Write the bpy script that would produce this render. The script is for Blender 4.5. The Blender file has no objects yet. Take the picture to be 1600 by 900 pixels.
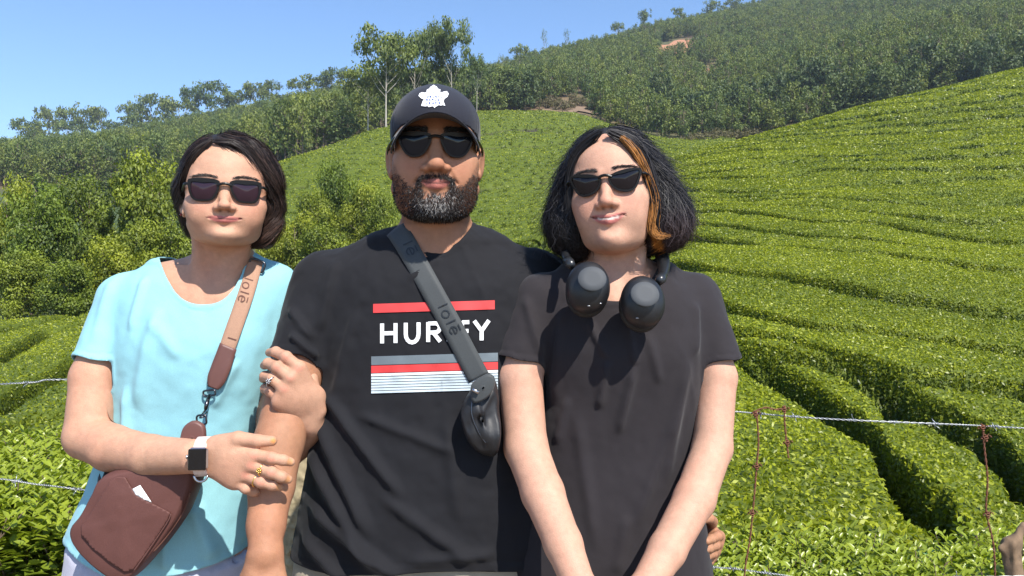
import bpy, math, random
import numpy as np
from mathutils import Vector, Matrix
from mathutils.bvhtree import BVHTree
C = bpy.context.scene.collection
sc = bpy.context.scene
rng = np.random.default_rng(7)
# ------------------------------------------------------------------ camera, sky, sun
CAMZ = 1.33
F = 1200.0
cam_d = bpy.data.cameras.new('camera'); cam = bpy.data.objects.new('camera', cam_d); C.objects.link(cam)
cam.location = (0, 0, CAMZ); cam.rotation_euler = (math.radians(90), 0, 0)
cam_d.sensor_width = 36; cam_d.lens = 36 * F / 1600; cam_d.clip_start = 0.05; cam_d.clip_end = 6000
sc.camera = cam
SUN_EL, SUN_AZ = math.radians(50), math.radians(30)     # azimuth: to the camera's right, behind it
SUN = Vector((math.sin(SUN_AZ) * math.cos(SUN_EL), -math.cos(SUN_AZ) * math.cos(SUN_EL), math.sin(SUN_EL)))
w = bpy.data.worlds.new('World'); sc.world = w; w.use_nodes = True
nt = w.node_tree; nt.nodes.clear()
sky = nt.nodes.new('ShaderNodeTexSky'); sky.sky_type = 'NISHITA'; sky.sun_disc = False
sky.sun_elevation = SUN_EL
sky.sun_rotation = math.atan2(SUN.x, SUN.y)
sky.altitude = 1500; sky.air_density = 1.0; sky.dust_density = 1.0; sky.ozone_density = 3.0
bg = nt.nodes.new('ShaderNodeBackground'); bg.inputs[1].default_value = 0.15
wo = nt.nodes.new('ShaderNodeOutputWorld')
hsv = nt.nodes.new('ShaderNodeHueSaturation'); hsv.inputs['Saturation'].default_value = 1.08
nt.links.new(sky.outputs[0], hsv.inputs['Color']); nt.links.new(hsv.outputs[0], bg.inputs[0]); nt.links.new(bg.outputs[0], wo.inputs[0])
sd = bpy.data.lights.new('sun', 'SUN'); sd.energy = 4.6; sd.angle = math.radians(0.53); sd.color = (1.0, 0.95, 0.87)
so = bpy.data.objects.new('sun', sd); C.objects.link(so)
so.rotation_euler = SUN.to_track_quat('Z', 'Y').to_euler(); so.location = (3, -5, 8)
sc.view_settings.view_transform = 'Standard'; sc.view_settings.look = 'None'
sc.view_settings.exposure = 0.72; sc.view_settings.gamma = 1.0
sc.render.engine = 'CYCLES'
sc.cycles.use_denoising = True
sc.cycles.max_bounces = 6; sc.cycles.transparent_max_bounces = 8; sc.cycles.volume_bounces = 0
sc.cycles.caustics_reflective = False; sc.cycles.caustics_refractive = False

# ------------------------------------------------------------------ small helpers
def P(px, py, d):
    """a point of the place: d metres in front of the lens, seen at photo pixel (px, py)"""
    return np.array([(px - 800) / F * d, d, CAMZ + (450 - py) / F * d])

def link(name, me, mat=None, parent=None, smooth=True):
    o = bpy.data.objects.new(name, me); C.objects.link(o)
    if mat is not None and len(me.materials) == 0:
        me.materials.append(mat)
    if smooth and len(me.polygons):
        me.polygons.foreach_set('use_smooth', np.ones(len(me.polygons), bool))
    if parent is not None:
        o.parent = parent
    return o

def tag(o, label=None, cat=None, group=None, kind=None):
    if label: o['label'] = label
    if cat: o['category'] = cat
    if group: o['group'] = group
    if kind: o['kind'] = kind
    return o

def thing(name, label, cat, loc=(0, 0, 0), group=None):
    o = bpy.data.objects.new(name, None); C.objects.link(o)
    o.empty_display_size = 0.05
    o.location = tuple(float(v) for v in loc)
    return tag(o, label, cat, group)

def mesh(name, v, f, cols=None, attrs=None):
    """v (N,3), f: (M,k) array or list of faces; cols {name:(N,3)}; attrs {name:(N,)}"""
    me = bpy.data.meshes.new(name)
    v = np.asarray(v, np.float32)
    if isinstance(f, np.ndarray):
        k = f.shape[1]; m = len(f)
        me.vertices.add(len(v)); me.vertices.foreach_set('co', v.ravel())
        me.loops.add(m * k); me.loops.foreach_set('vertex_index', f.astype(np.int32).ravel())
        me.polygons.add(m); me.polygons.foreach_set('loop_start', np.arange(0, m * k, k, dtype=np.int32))
        me.polygons.foreach_set('loop_total', np.full(m, k, np.int32))
        me.update(calc_edges=True)
    else:
        me.from_pydata([tuple(float(c) for c in p) for p in v], [], [tuple(int(i) for i in q) for q in f])
    for n, c in (cols or {}).items():
        a = me.color_attributes.new(n, 'FLOAT_COLOR', 'POINT')
        c4 = np.ones((len(v), 4), np.float32); c4[:, :3] = c
        a.data.foreach_set('color', c4.ravel())
    for n, c in (attrs or {}).items():
        a = me.attributes.new(n, 'FLOAT', 'POINT')
        a.data.foreach_set('value', np.asarray(c, np.float32).ravel())
    return me

def local(v, parent):
    return np.asarray(v) - np.array(parent.location)

class MB:
    """collects simple shapes, builds ONE mesh object"""
    def __init__(s): s.v = []; s.f = []; s.n = 0
    def add(s, v, f):
        v = np.asarray(v, float); s.v.append(v)
        s.f += [tuple(int(i) + s.n for i in q) for q in f]; s.n += len(v); return s
    def box(s, c, size, R=None, bev=0.0):
        c = np.asarray(c, float); h = np.asarray(size, float) / 2
        if bev <= 0:
            pts = np.array([[x, y, z] for x in (-1, 1) for y in (-1, 1) for z in (-1, 1)], float) * h
            fs = [(0, 1, 3, 2), (4, 6, 7, 5), (0, 4, 5, 1), (2, 3, 7, 6), (0, 2, 6, 4), (1, 5, 7, 3)]
        else:
            pts = []; b = min(bev, *(h * 0.98))
            for x in (-1, 1):
                for y in (-1, 1):
                    for z in (-1, 1):
                        e = np.array([x, y, z], float)
                        for ax in range(3):
                            q = e * (h - b); q[ax] = e[ax] * h[ax]; pts.append(q)
            pts = np.array(pts); idx = lambda x, y, z, a: (x * 4 + y * 2 + z) * 3 + a
            fs = []
            for a in range(3):
                u, w_ = [q for q in range(3) if q != a]
                for sgn in (0, 1):
                    q = []
                    for (p, r) in ((0, 0), (1, 0), (1, 1), (0, 1)):
                        cc = [0, 0, 0]; cc[a] = sgn; cc[u] = p; cc[w_] = r; q.append(idx(*cc, a))
                    fs.append(tuple(q))
            for a in range(3):
                u, w_ = [q for q in range(3) if q != a]
                for p in (0, 1):
                    for r in (0, 1):
                        q = []
                        for (sgn, ax) in ((0, u), (1, u), (1, w_), (0, w_)):
                            cc = [0, 0, 0]; cc[a] = sgn; cc[u] = p; cc[w_] = r; q.append(idx(*cc, ax))
                        fs.append(tuple(q))
            for x in (0, 1):
                for y in (0, 1):
                    for z in (0, 1):
                        fs.append((idx(x, y, z, 0), idx(x, y, z, 1), idx(x, y, z, 2)))
        if R is not None: pts = pts @ np.asarray(R, float).T
        return s.add(pts + c, fs)
    def tube(s, pts, r, n=8, cap=True, closed=False):
        pts = np.asarray(pts, float); m = len(pts)
        r = np.full(m, r, float) if np.isscalar(r) else np.asarray(r, float)
        if closed: t = np.roll(pts, -1, 0) - np.roll(pts, 1, 0)
        else: t = np.gradient(pts, axis=0)
        t /= np.linalg.norm(t, axis=1)[:, None] + 1e-12
        up = np.array([0, 0, 1.0]) if abs(t[0][2]) < 0.9 else np.array([1.0, 0, 0])
        a = np.cross(t[0], up); a /= np.linalg.norm(a); A = [a]
        for i in range(1, m):
            a = A[-1] - t[i] * np.dot(A[-1], t[i]); a /= np.linalg.norm(a) + 1e-12; A.append(a)
        A = np.array(A); B = np.cross(t, A)
        th = np.arange(n) * 2 * math.pi / n
        v = pts[:, None] + r[:, None, None] * (A[:, None] * np.cos(th)[None, :, None] + B[:, None] * np.sin(th)[None, :, None])
        fs = []
        for i in range(m if closed else m - 1):
            j = (i + 1) % m
            for k in range(n):
                k2 = (k + 1) % n; fs.append((i * n + k, i * n + k2, j * n + k2, j * n + k))
        v = v.reshape(-1, 3)
        if cap and not closed:
            fs += [tuple(range(n))[::-1], tuple((m - 1) * n + k for k in range(n))]
        return s.add(v, fs)
    def prism(s, poly, depth, M=None):
        """poly (k,2) in local xz, extruded along local y from 0 to depth"""
        poly = np.asarray(poly, float); k = len(poly)
        v = np.concatenate([np.c_[poly[:, 0], np.zeros(k), poly[:, 1]], np.c_[poly[:, 0], np.full(k, depth), poly[:, 1]]])
        fs = [tuple(range(k)), tuple(range(2 * k - 1, k - 1, -1))] + [(i, i + k, (i + 1) % k + k, (i + 1) % k) for i in range(k)]
        if M is not None: v = v @ np.asarray(M)[:3, :3].T + np.asarray(M)[:3, 3]
        return s.add(v, fs)
    def build(s, name, mat, parent=None, smooth=True):
        v = np.concatenate(s.v)
        if parent is not None:
            p = parent; off = np.zeros(3)
            while p is not None: off += np.array(p.location); p = p.parent
            v = v - off
        return link(name, mesh(name, v, s.f), mat, parent, smooth)

def curve_pts(ctrl, n):
    """Catmull-Rom through ctrl"""
    c = np.asarray(ctrl, float); m = len(c)
    t = np.linspace(0, m - 1, n); i = np.clip(t.astype(int), 0, m - 2); u = (t - i)[:, None]
    g = lambda k: c[np.clip(k, 0, m - 1)]
    p0, p1, p2, p3 = g(i - 1), g(i), g(i + 1), g(i + 2)
    return 0.5 * (2 * p1 + (p2 - p0) * u + (2 * p0 - 5 * p1 + 4 * p2 - p3) * u * u + (3 * p1 - p0 - 3 * p2 + p3) * u ** 3)

def sm(a, b, x):
    t = np.clip((x - a) / (b - a), 0, 1); return t * t * (3 - 2 * t)

# value noise (numpy)
_H = np.random.default_rng(3).random((64, 64, 64)).astype(np.float32)
def noise(p, s=1.0, off=0.0):
    q = np.asarray(p, float) * s + off + 100.0
    if q.shape[1] == 2: q = np.c_[q, np.zeros(len(q))]
    i = np.floor(q).astype(int); f = q - i; f = f * f * (3 - 2 * f)
    r = 0
    for a in (0, 1):
        for b in (0, 1):
            for c in (0, 1):
                wgt = (f[:, 0] if a else 1 - f[:, 0]) * (f[:, 1] if b else 1 - f[:, 1]) * (f[:, 2] if c else 1 - f[:, 2])
                r = r + wgt * _H[(i[:, 0] + a) % 64, (i[:, 1] + b) % 64, (i[:, 2] + c) % 64]
    return r * 2 - 1
def fbm(p, s=1.0, o=3):
    r = 0; a = 1
    for k in range(o): r = r + a * noise(p, s * 2 ** k, k * 7.3); a *= 0.5
    return r / 1.6

ORD = 'first second third fourth fifth sixth seventh eighth ninth tenth eleventh twelfth thirteenth fourteenth fifteenth sixteenth seventeenth eighteenth nineteenth twentieth'.split() + ['twenty-' + q for q in 'first second third fourth fifth sixth seventh eighth ninth'.split()]
# ------------------------------------------------------------------ materials
def nodes(name):
    m = bpy.data.materials.new(name); m.use_nodes = True
    n = m.node_tree; n.nodes.clear()
    out = n.nodes.new('ShaderNodeOutputMaterial'); b = n.nodes.new('ShaderNodeBsdfPrincipled')
    n.links.new(b.outputs[0], out.inputs[0])
    return m, n, b, out
def N(n, t, **kw):
    x = n.nodes.new(t)
    for k, v in kw.items(): setattr(x, k, v)
    return x
def mixc(n, fac, a, b, mode='MIX'):
    x = N(n, 'ShaderNodeMix', data_type='RGBA', blend_type=mode)
    for i, val in ((0, fac), (6, a), (7, b)):
        if hasattr(val, 'links'): n.links.new(val, x.inputs[i])
        else: x.inputs[i].default_value = val if i == 0 else (*val[:3], 1)
    return x.outputs[2]
def noise_n(n, scale, detail=3, rough=0.55, vec=None):
    t = N(n, 'ShaderNodeTexNoise'); t.inputs['Scale'].default_value = scale
    t.inputs['Detail'].default_value = detail; t.inputs['Roughness'].default_value = rough
    if vec is None:
        g = N(n, 'ShaderNodeTexCoord'); vec = g.outputs['Object']
    n.links.new(vec, t.inputs['Vector']); return t.outputs[0]
def ramp(n, src, stops):
    r = N(n, 'ShaderNodeValToRGB'); cr = r.color_ramp
    while len(cr.elements) < len(stops): cr.elements.new(0.5)
    for e, (p, c) in zip(cr.elements, stops):
        e.position = p; e.color = (*c, 1) if not np.isscalar(c) else (c, c, c, 1)
    n.links.new(src, r.inputs[0]); return r.outputs[0]
def bump(n, b, h, strength=0.3, dist=0.01, normal=None):
    x = N(n, 'ShaderNodeBump'); x.inputs['Strength'].default_value = strength; x.inputs['Distance'].default_value = dist
    n.links.new(h, x.inputs['Height'])
    if normal is not None: n.links.new(normal, x.inputs['Normal'])
    n.links.new(x.outputs[0], b.inputs['Normal']); return x.outputs[0]

def mat_plain(name, col, rough=0.5, metal=0.0, var=0.08, scale=40, bmp=0.1, spec=0.5, coat=0.0):
    m, n, b, _ = nodes(name)
    nz = noise_n(n, scale, 4)
    c = mixc(n, nz, tuple(x * (1 - var) for x in col), tuple(min(1, x * (1 + var)) for x in col))
    n.links.new(c, b.inputs['Base Color']); b.inputs['Roughness'].default_value = rough
    b.inputs['Metallic'].default_value = metal; b.inputs['Specular IOR Level'].default_value = spec
    b.inputs['Coat Weight'].default_value = coat
    if bmp: bump(n, b, noise_n(n, scale * 6, 2), bmp, 0.0005)
    return m

def mat_skin(name):
    m, n, b, _ = nodes(name)
    a = N(n, 'ShaderNodeVertexColor', layer_name='tint')
    nz = noise_n(n, 55, 4, 0.6); nz2 = noise_n(n, 420, 3, 0.6)
    c = mixc(n, ramp(n, nz, [(0.35, 0.0), (0.65, 1.0)]), a.outputs[0], (0.60, 0.30, 0.22), 'MIX')
    mx = c.node; 
    # gentle mottling only
    k = N(n, 'ShaderNodeMath', operation='MULTIPLY'); n.links.new(ramp(n, nz, [(0.35, 0.0), (0.7, 1.0)]), k.inputs[0]); k.inputs[1].default_value = 0.10
    n.links.new(k.outputs[0], mx.inputs[0])
    c2 = mixc(n, nz2, (0.84, 0.82, 0.80), (1.12, 1.12, 1.12)); c3 = mixc(n, 1.0, c, c2, 'MULTIPLY')
    n.links.new(c3, b.inputs['Base Color'])
    n.links.new(ramp(n, nz2, [(0.3, 0.5), (0.7, 0.72)]), b.inputs['Roughness']); b.inputs['Specular IOR Level'].default_value = 0.30
    b.inputs['Subsurface Weight'].default_value = 0.07; b.inputs['Subsurface Scale'].default_value = 0.012
    b.inputs['Subsurface Radius'].default_value = (1.0, 0.35, 0.2)
    bump(n, b, nz2, 0.55, 0.0009)
    return m

def mat_cloth(name, col, rough=0.85, weave=900, var=0.12, sheen=0.15):
    m, n, b, _ = nodes(name)
    nz = noise_n(n, 25, 4); nf = noise_n(n, weave, 2)
    c = mixc(n, nz, tuple(x * (1 - var) for x in col), tuple(min(1, x * (1 + var)) for x in col))
    c = mixc(n, 1.0, c, mixc(n, nf, (0.75, 0.75, 0.75), (1.25, 1.25, 1.25)), 'MULTIPLY')
    n.links.new(c, b.inputs['Base Color']); b.inputs['Roughness'].default_value = rough
    b.inputs['Sheen Weight'].default_value = sheen; b.inputs['Specular IOR Level'].default_value = 0.25
    bump(n, b, nf, 0.35, 0.0006)
    return m

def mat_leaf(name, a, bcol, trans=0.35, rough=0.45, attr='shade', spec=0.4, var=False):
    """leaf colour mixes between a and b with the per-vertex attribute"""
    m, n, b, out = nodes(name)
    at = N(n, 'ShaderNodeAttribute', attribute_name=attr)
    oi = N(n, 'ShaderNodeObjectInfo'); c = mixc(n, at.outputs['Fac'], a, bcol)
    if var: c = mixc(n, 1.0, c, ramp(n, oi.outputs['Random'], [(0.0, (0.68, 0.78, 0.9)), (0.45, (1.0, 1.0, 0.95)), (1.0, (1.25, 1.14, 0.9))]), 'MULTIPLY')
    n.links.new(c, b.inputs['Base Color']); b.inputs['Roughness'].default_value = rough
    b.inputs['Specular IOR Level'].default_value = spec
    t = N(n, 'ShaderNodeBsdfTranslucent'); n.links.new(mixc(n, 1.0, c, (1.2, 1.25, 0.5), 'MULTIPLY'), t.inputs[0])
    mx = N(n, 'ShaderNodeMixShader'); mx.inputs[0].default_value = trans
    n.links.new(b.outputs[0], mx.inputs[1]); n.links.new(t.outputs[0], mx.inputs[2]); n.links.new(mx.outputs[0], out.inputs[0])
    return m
# ------------------------------------------------------------------ the land
# surface table: for each bearing (photo column) the line of sight height of the surface at a run of distances
PROF = {
 -3000: [(2, 860), (3, 760), (7, 700), (11, 610), (22, 520), (35, 480), (60, 420), (100, 380), (150, 350), (230, 330), (330, 310), (450, 310), (600, 330)],
 -600: [(2, 860), (3, 760), (7, 700), (11, 610), (22, 510), (35, 470), (60, 400), (100, 350), (150, 310), (230, 290), (330, 270), (450, 265), (600, 300)],
 0: [(2, 860), (3.3, 790), (7, 690), (11, 600), (22, 512), (35, 475), (60, 400), (100, 340), (150, 300), (230, 268), (330, 262), (450, 262), (600, 280)],
 150: [(2, 860), (3.3, 790), (7, 680), (11, 590), (22, 500), (35, 470), (60, 390), (100, 330), (150, 295), (230, 262), (330, 246), (450, 241), (600, 255)],
 300: [(2, 860), (4, 800), (7, 680), (11, 590), (22, 498), (35, 465), (60, 380), (100, 320), (150, 285), (230, 254), (330, 220), (420, 214), (600, 240)],
 450: [(2, 860), (4, 800), (7, 680), (11, 590), (22, 500), (35, 450), (50, 380), (70, 310), (95, 246), (120, 255), (180, 235), (250, 206), (330, 184), (420, 182), (600, 210)],
 600: [(2, 860), (4, 820), (7, 690), (11, 600), (22, 510), (35, 450), (50, 390), (70, 320), (100, 230), (125, 196), (150, 200), (220, 182), (300, 160), (420, 160), (600, 190)],
 750: [(2, 900), (4, 830), (7, 700), (11, 600), (18, 480), (35, 430), (50, 370), (70, 320), (90, 270), (115, 220), (150, 176), (165, 176), (220, 152), (300, 133), (380, 128), (450, 140), (600, 160)],
 900: [(2, 980), (4, 850), (6.5, 700), (8, 610), (11, 500), (18, 445), (30, 395), (50, 350), (70, 305), (100, 240), (130, 205), (160, 184), (220, 135), (300, 100), (370, 88), (450, 105), (600, 120)],
 1050: [(2, 980), (4, 850), (6.5, 700), (8, 600), (11, 480), (18, 390), (30, 320), (45, 270), (60, 252), (75, 262), (110, 240), (150, 224), (200, 195), (300, 95), (420, 48), (520, 58), (600, 70)],
 1200: [(2, 980), (4, 850), (6.5, 700), (8, 590), (11, 475), (18, 378), (30, 306), (50, 232), (62, 209), (80, 230), (130, 224), (180, 200), (300, 85), (420, 20), (520, 25), (600, 35)],
 1350: [(2, 980), (4, 850), (6.5, 700), (8, 600), (11, 480), (18, 378), (30, 298), (50, 225), (68, 163), (90, 192), (150, 192), (300, 65), (450, -15), (600, 0)],
 1600: [(2, 990), (4, 930), (6.5, 720), (8, 610), (11, 500), (18, 395), (30, 300), (50, 205), (80, 106), (110, 124), (150, 144), (300, 20), (450, -60), (600, -50)],
 2200: [(2, 1000), (4, 940), (6.5, 740), (8, 630), (11, 510), (18, 395), (30, 295), (50, 180), (80, 70), (110, 60), (150, 70), (300, 0), (450, -60), (600, -50)],
 4600: [(2, 1000), (4, 940), (6.5, 760), (8, 650), (11, 530), (18, 410), (30, 310), (50, 220), (80, 140), (110, 140), (150, 150), (300, 100), (450, 80), (600, 100)],
}
PXU = np.arange(-3000, 4601, 10.0); LY = np.linspace(math.log(2.0), math.log(3000), 640); YS = np.exp(LY)
def build_T():
    cols = sorted(PROF); Z = []
    for c in cols:
        pr = PROF[c]; d = np.array([q[0] for q in pr]); z = (450 - np.array([q[1] for q in pr])) / F * d
        z = np.interp(LY, np.log(np.r_[d, 900, 1400, 3000]), np.r_[z, z[-1] * 0.7, 0, -60])
        Z.append(z)
    Z = np.array(Z); G = np.array([np.interp(PXU, cols, Z[:, j]) for j in range(len(LY))]).T
    def blur(A, ax, s):
        k = np.exp(-0.5 * (np.arange(-3 * s, 3 * s + 1) / s) ** 2); k /= k.sum()
        pad = [(0, 0), (0, 0)]; pad[ax] = (3 * s, 3 * s)
        B = np.pad(A, pad, mode='edge')
        return np.apply_along_axis(lambda r: np.convolve(r, k, 'valid'), ax, B)
    G = blur(G, 0, 4); G = blur(G, 1, 4)
    return G + CAMZ
TG = build_T()
def sample(A, x, y):
    x = np.asarray(x, float); y = np.maximum(np.asarray(y, float), 2.0)
    px = np.clip(800 + F * x / y, -2999, 4599); a = (px + 3000) / 10; i = a.astype(int); a = a - i
    b = (np.log(y) - LY[0]) / (LY[1] - LY[0]); b = np.clip(b, 0, len(LY) - 1.001); j = b.astype(int); b = b - j
    return (A[i, j] * (1 - a) * (1 - b) + A[i + 1, j] * a * (1 - b) + A[i, j + 1] * (1 - a) * b + A[i + 1, j + 1] * a * b)
def top(x, y): return sample(TG, x, y)
def ground(x, y):
    """soil height: the tea stands 0.7 m above it; the path at the lens side of the fence is level"""
    x = np.asarray(x, float); y = np.asarray(y, float)
    t = top(x, np.maximum(y, 3.3)) - 0.7
    k = sm(1.95, 2.8, y)
    return t * k
# furrow numbers: lines between the hedges, table of photo rows per bearing
FUR = {
 0: [(-300, 900), (0, 800), (600, 820), (1050, 860), (1151, 900), (1500, 1300), (1900, 1900)],
 1: [(-300, 800), (0, 704), (60, 676), (130, 655), (600, 600), (1050, 566), (1151, 591), (1227, 627), (1272, 656), (1325, 698), (1370, 735), (1397, 775), (1432, 828), (1470, 890), (1560, 1050), (1900, 1500)],
 2: [(-300, 740), (0, 653), (61, 620), (130, 585), (600, 560), (1050, 548), (1151, 574), (1227, 588), (1276, 597), (1332, 612), (1378, 634), (1425, 660), (1475, 684), (1528, 712), (1562, 740), (1600, 785), (1700, 880), (1900, 1100)],
 3: [(-300, 660), (0, 580), (77, 534), (130, 520), (600, 510), (1050, 522), (1151, 548), (1227, 560), (1276, 575), (1347, 597), (1415, 620), (1500, 627), (1600, 640), (1700, 680), (1900, 760)],
 4: [(-300, 560), (0, 530), (130, 503), (600, 490), (1050, 480), (1150, 502), (1227, 522), (1283, 535), (1378, 538), (1453, 550), (1529, 561), (1600, 569), (1900, 600)],
 5: [(-300, 520), (0, 505), (600, 465), (1050, 428), (1150, 446), (1212, 452), (1257, 461), (1378, 484), (1453, 493), (1529, 505), (1600, 510), (1900, 530)],
 6: [(-300, 500), (0, 490), (600, 440), (1050, 386), (1150, 391), (1257, 403), (1378, 414), (1453, 429), (1529, 439), (1600, 446), (1900, 460)],
}
def build_U():
    U = np.zeros_like(TG); pyT = 450 - (TG - CAMZ) / YS[None] * F
    X = (PXU[:, None] - 800) / F * YS[None]; Y = np.repeat(YS[None], len(PXU), 0)
    wv = fbm(np.c_[X.ravel(), Y.ravel()], 0.10, 3).reshape(X.shape)
    for i, px in enumerate(PXU):
        ys = []; lim = np.argmax(YS > 60)
        py = np.minimum.accumulate(pyT[i, :lim])
        for k in range(7):
            t = np.interp(px, [q[0] for q in FUR[k]], [q[1] for q in FUR[k]])
            ys.append(np.interp(-t, -py, YS[:lim]))
        ys = np.maximum.accumulate(np.array(ys) + np.arange(7) * 1e-3); y6 = ys[6]
        near = np.interp(YS, ys, np.r_[0.42, np.arange(1.0, 7.0)])
        far = 6 + (YS - y6) / (2.0 + 0.022 * YS) + 1.3 * wv[i] * np.clip((YS - y6) / 4, 0, 1)
        U[i] = np.where(YS > y6, far, near)
    return U
UG = build_U()
def ucoord(x, y): return sample(UG, x, y)

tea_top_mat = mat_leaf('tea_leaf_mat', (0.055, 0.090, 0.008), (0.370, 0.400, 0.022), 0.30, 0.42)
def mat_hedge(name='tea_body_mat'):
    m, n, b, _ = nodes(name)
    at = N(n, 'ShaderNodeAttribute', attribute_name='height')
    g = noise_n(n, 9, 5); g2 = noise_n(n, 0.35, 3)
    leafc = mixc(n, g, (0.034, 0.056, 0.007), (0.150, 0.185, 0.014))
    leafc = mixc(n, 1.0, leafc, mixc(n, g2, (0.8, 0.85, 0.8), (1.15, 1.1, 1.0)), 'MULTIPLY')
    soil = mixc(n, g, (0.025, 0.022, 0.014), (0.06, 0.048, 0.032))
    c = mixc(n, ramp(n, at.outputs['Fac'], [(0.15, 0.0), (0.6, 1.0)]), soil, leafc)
    n.links.new(c, b.inputs['Base Color']); b.inputs['Roughness'].default_value = 0.6
    b.inputs['Specular IOR Level'].default_value = 0.25
    bump(n, b, g, 1.0, 0.05)
    return m
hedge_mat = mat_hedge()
def mat_soil():
    m, n, b, _ = nodes('soil_mat')
    g = noise_n(n, 1.2, 6); g2 = noise_n(n, 0.03, 4)
    c = mixc(n, ramp(n, g, [(0.35, 0.0), (0.65, 1.0)]), (0.045, 0.065, 0.018), (0.10, 0.085, 0.04))
    c = mixc(n, ramp(n, g2, [(0.45, 0.0), (0.6, 1.0)]), c, (0.055, 0.085, 0.02))
    po = N(n, 'ShaderNodeNewGeometry'); sp = N(n, 'ShaderNodeSeparateXYZ'); n.links.new(po.outputs['Position'], sp.inputs[0]); mr = N(n, 'ShaderNodeMapRange'); mr.inputs[1].default_value = 150; mr.inputs[2].default_value = 175; n.links.new(sp.outputs[1], mr.inputs[0])
    c = mixc(n, mr.outputs[0], c, mixc(n, ramp(n, g2, [(0.4, 0.0), (0.6, 1.0)]), (0.17, 0.11, 0.06), (0.08, 0.08, 0.03)))
    n.links.new(c, b.inputs['Base Color']); b.inputs['Roughness'].default_value = 0.95
    bump(n, b, g, 0.8, 0.1); return m
soil_mat = mat_soil()

def grid_faces(nx, ny, off=0):
    i = np.arange(nx - 1)[:, None]; j = np.arange(ny - 1)[None]
    a = (i * ny + j).ravel() + off
    return np.c_[a, a + ny, a + ny + 1, a + 1]
def compact(v, f, *att):
    u, inv = np.unique(f, return_inverse=True)
    return (v[u], inv.reshape(f.shape)) + tuple(a[u] for a in att)

# terrain sheet, out to the horizon, and the level path the people stand on
def terrain():
    px = np.r_[np.arange(-3000, -300, 60), np.arange(-300, 1900, 10), np.arange(1900, 4601, 60)].astype(float)
    y = np.r_[np.linspace(1.9, 4, 15), np.exp(np.linspace(math.log(4.1), math.log(2900), 420))]
    PXm, Ym = np.meshgrid(px, y, indexing='ij'); X = (PXm - 800) / F * Ym
    Z = ground(X.ravel(), Ym.ravel())
    v = np.c_[X.ravel(), Ym.ravel(), Z]
    v[:, 2] += fbm(v[:, :2], 0.02, 4) * np.clip((Ym.ravel() - 130) / 150, 0, 1) * 3
    o = link('terrain', mesh('terrain', v, grid_faces(len(px), len(y))), soil_mat); tag(o, kind='structure')
    m, n, b, _ = nodes('path_mat'); g = noise_n(n, 14, 6)
    n.links.new(mixc(n, g, (0.10, 0.075, 0.05), (0.27, 0.21, 0.15)), b.inputs['Base Color']); b.inputs['Roughness'].default_value = 0.95
    bump(n, b, g, 0.6, 0.02)
    xs = np.linspace(-40, 40, 161); ys = np.linspace(-40, 1.9, 85); X, Y = np.meshgrid(xs, ys, indexing='ij')
    Z = 0.012 * fbm(np.c_[X.ravel(), Y.ravel()], 1.2, 3) * (Y.ravel() < 1.8); Z[Y.ravel() > 1.8] = 0
    near = (np.hypot(X.ravel(), Y.ravel() - 1.5) < 3); Z[near] *= 0.05
    o = link('path', mesh('path', np.c_[X.ravel(), Y.ravel(), Z], grid_faces(161, 85)), m); tag(o, kind='structure')
terrain()

# ------------------------------------------------------------------ leaves
def cards(pos, nrm, length, width, tilt=0.9, fold=0.25, six=False, seed=0):
    """leaf-shaped faces: pos (N,3), nrm (N,3); returns v, f(quads), per-vertex random"""
    r = np.random.default_rng(seed); n = len(pos)
    nn = nrm + r.normal(0, tilt, (n, 3)) * 0.55; nn /= np.linalg.norm(nn, axis=1)[:, None]
    d = r.normal(size=(n, 3)); d -= nn * (d * nn).sum(1)[:, None]; d /= np.linalg.norm(d, axis=1)[:, None]
    s = np.cross(nn, d); L = np.broadcast_to(np.asarray(length, float), (n,)) * r.uniform(0.7, 1.3, n); W = np.broadcast_to(np.asarray(width, float), (n,)) * r.uniform(0.8, 1.2, n)
    L = L[:, None]; W = W[:, None]
    if not six:
        v = np.stack([pos - d * L * .5, pos - s * W * .5 + nn * W * fold, pos + d * L * .5, pos + s * W * .5 + nn * W * fold], 1)
        f = np.arange(n * 4).reshape(n, 4); k = 4
    else:
        b0 = pos - d * L * .5; t = pos + d * L * .5 - nn * L * 0.14; m1 = pos - d * L * .12; m2 = pos + d * L * .22 - nn * L * .03
        v = np.stack([b0, m1 - s * W * .5 + nn * W * fold, m2 - s * W * .42 + nn * W * fold, t, m2 + s * W * .42 + nn * W * fold, m1 + s * W * .5 + nn * W * fold], 1)
        o = np.arange(n)[:, None] * 6
        f = np.concatenate([o + np.array([[0, 1, 2, 3]]), o + np.array([[0, 3, 4, 5]])]); k = 6
    return v.reshape(-1, 3), f, np.repeat(r.random(n), k)

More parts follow.
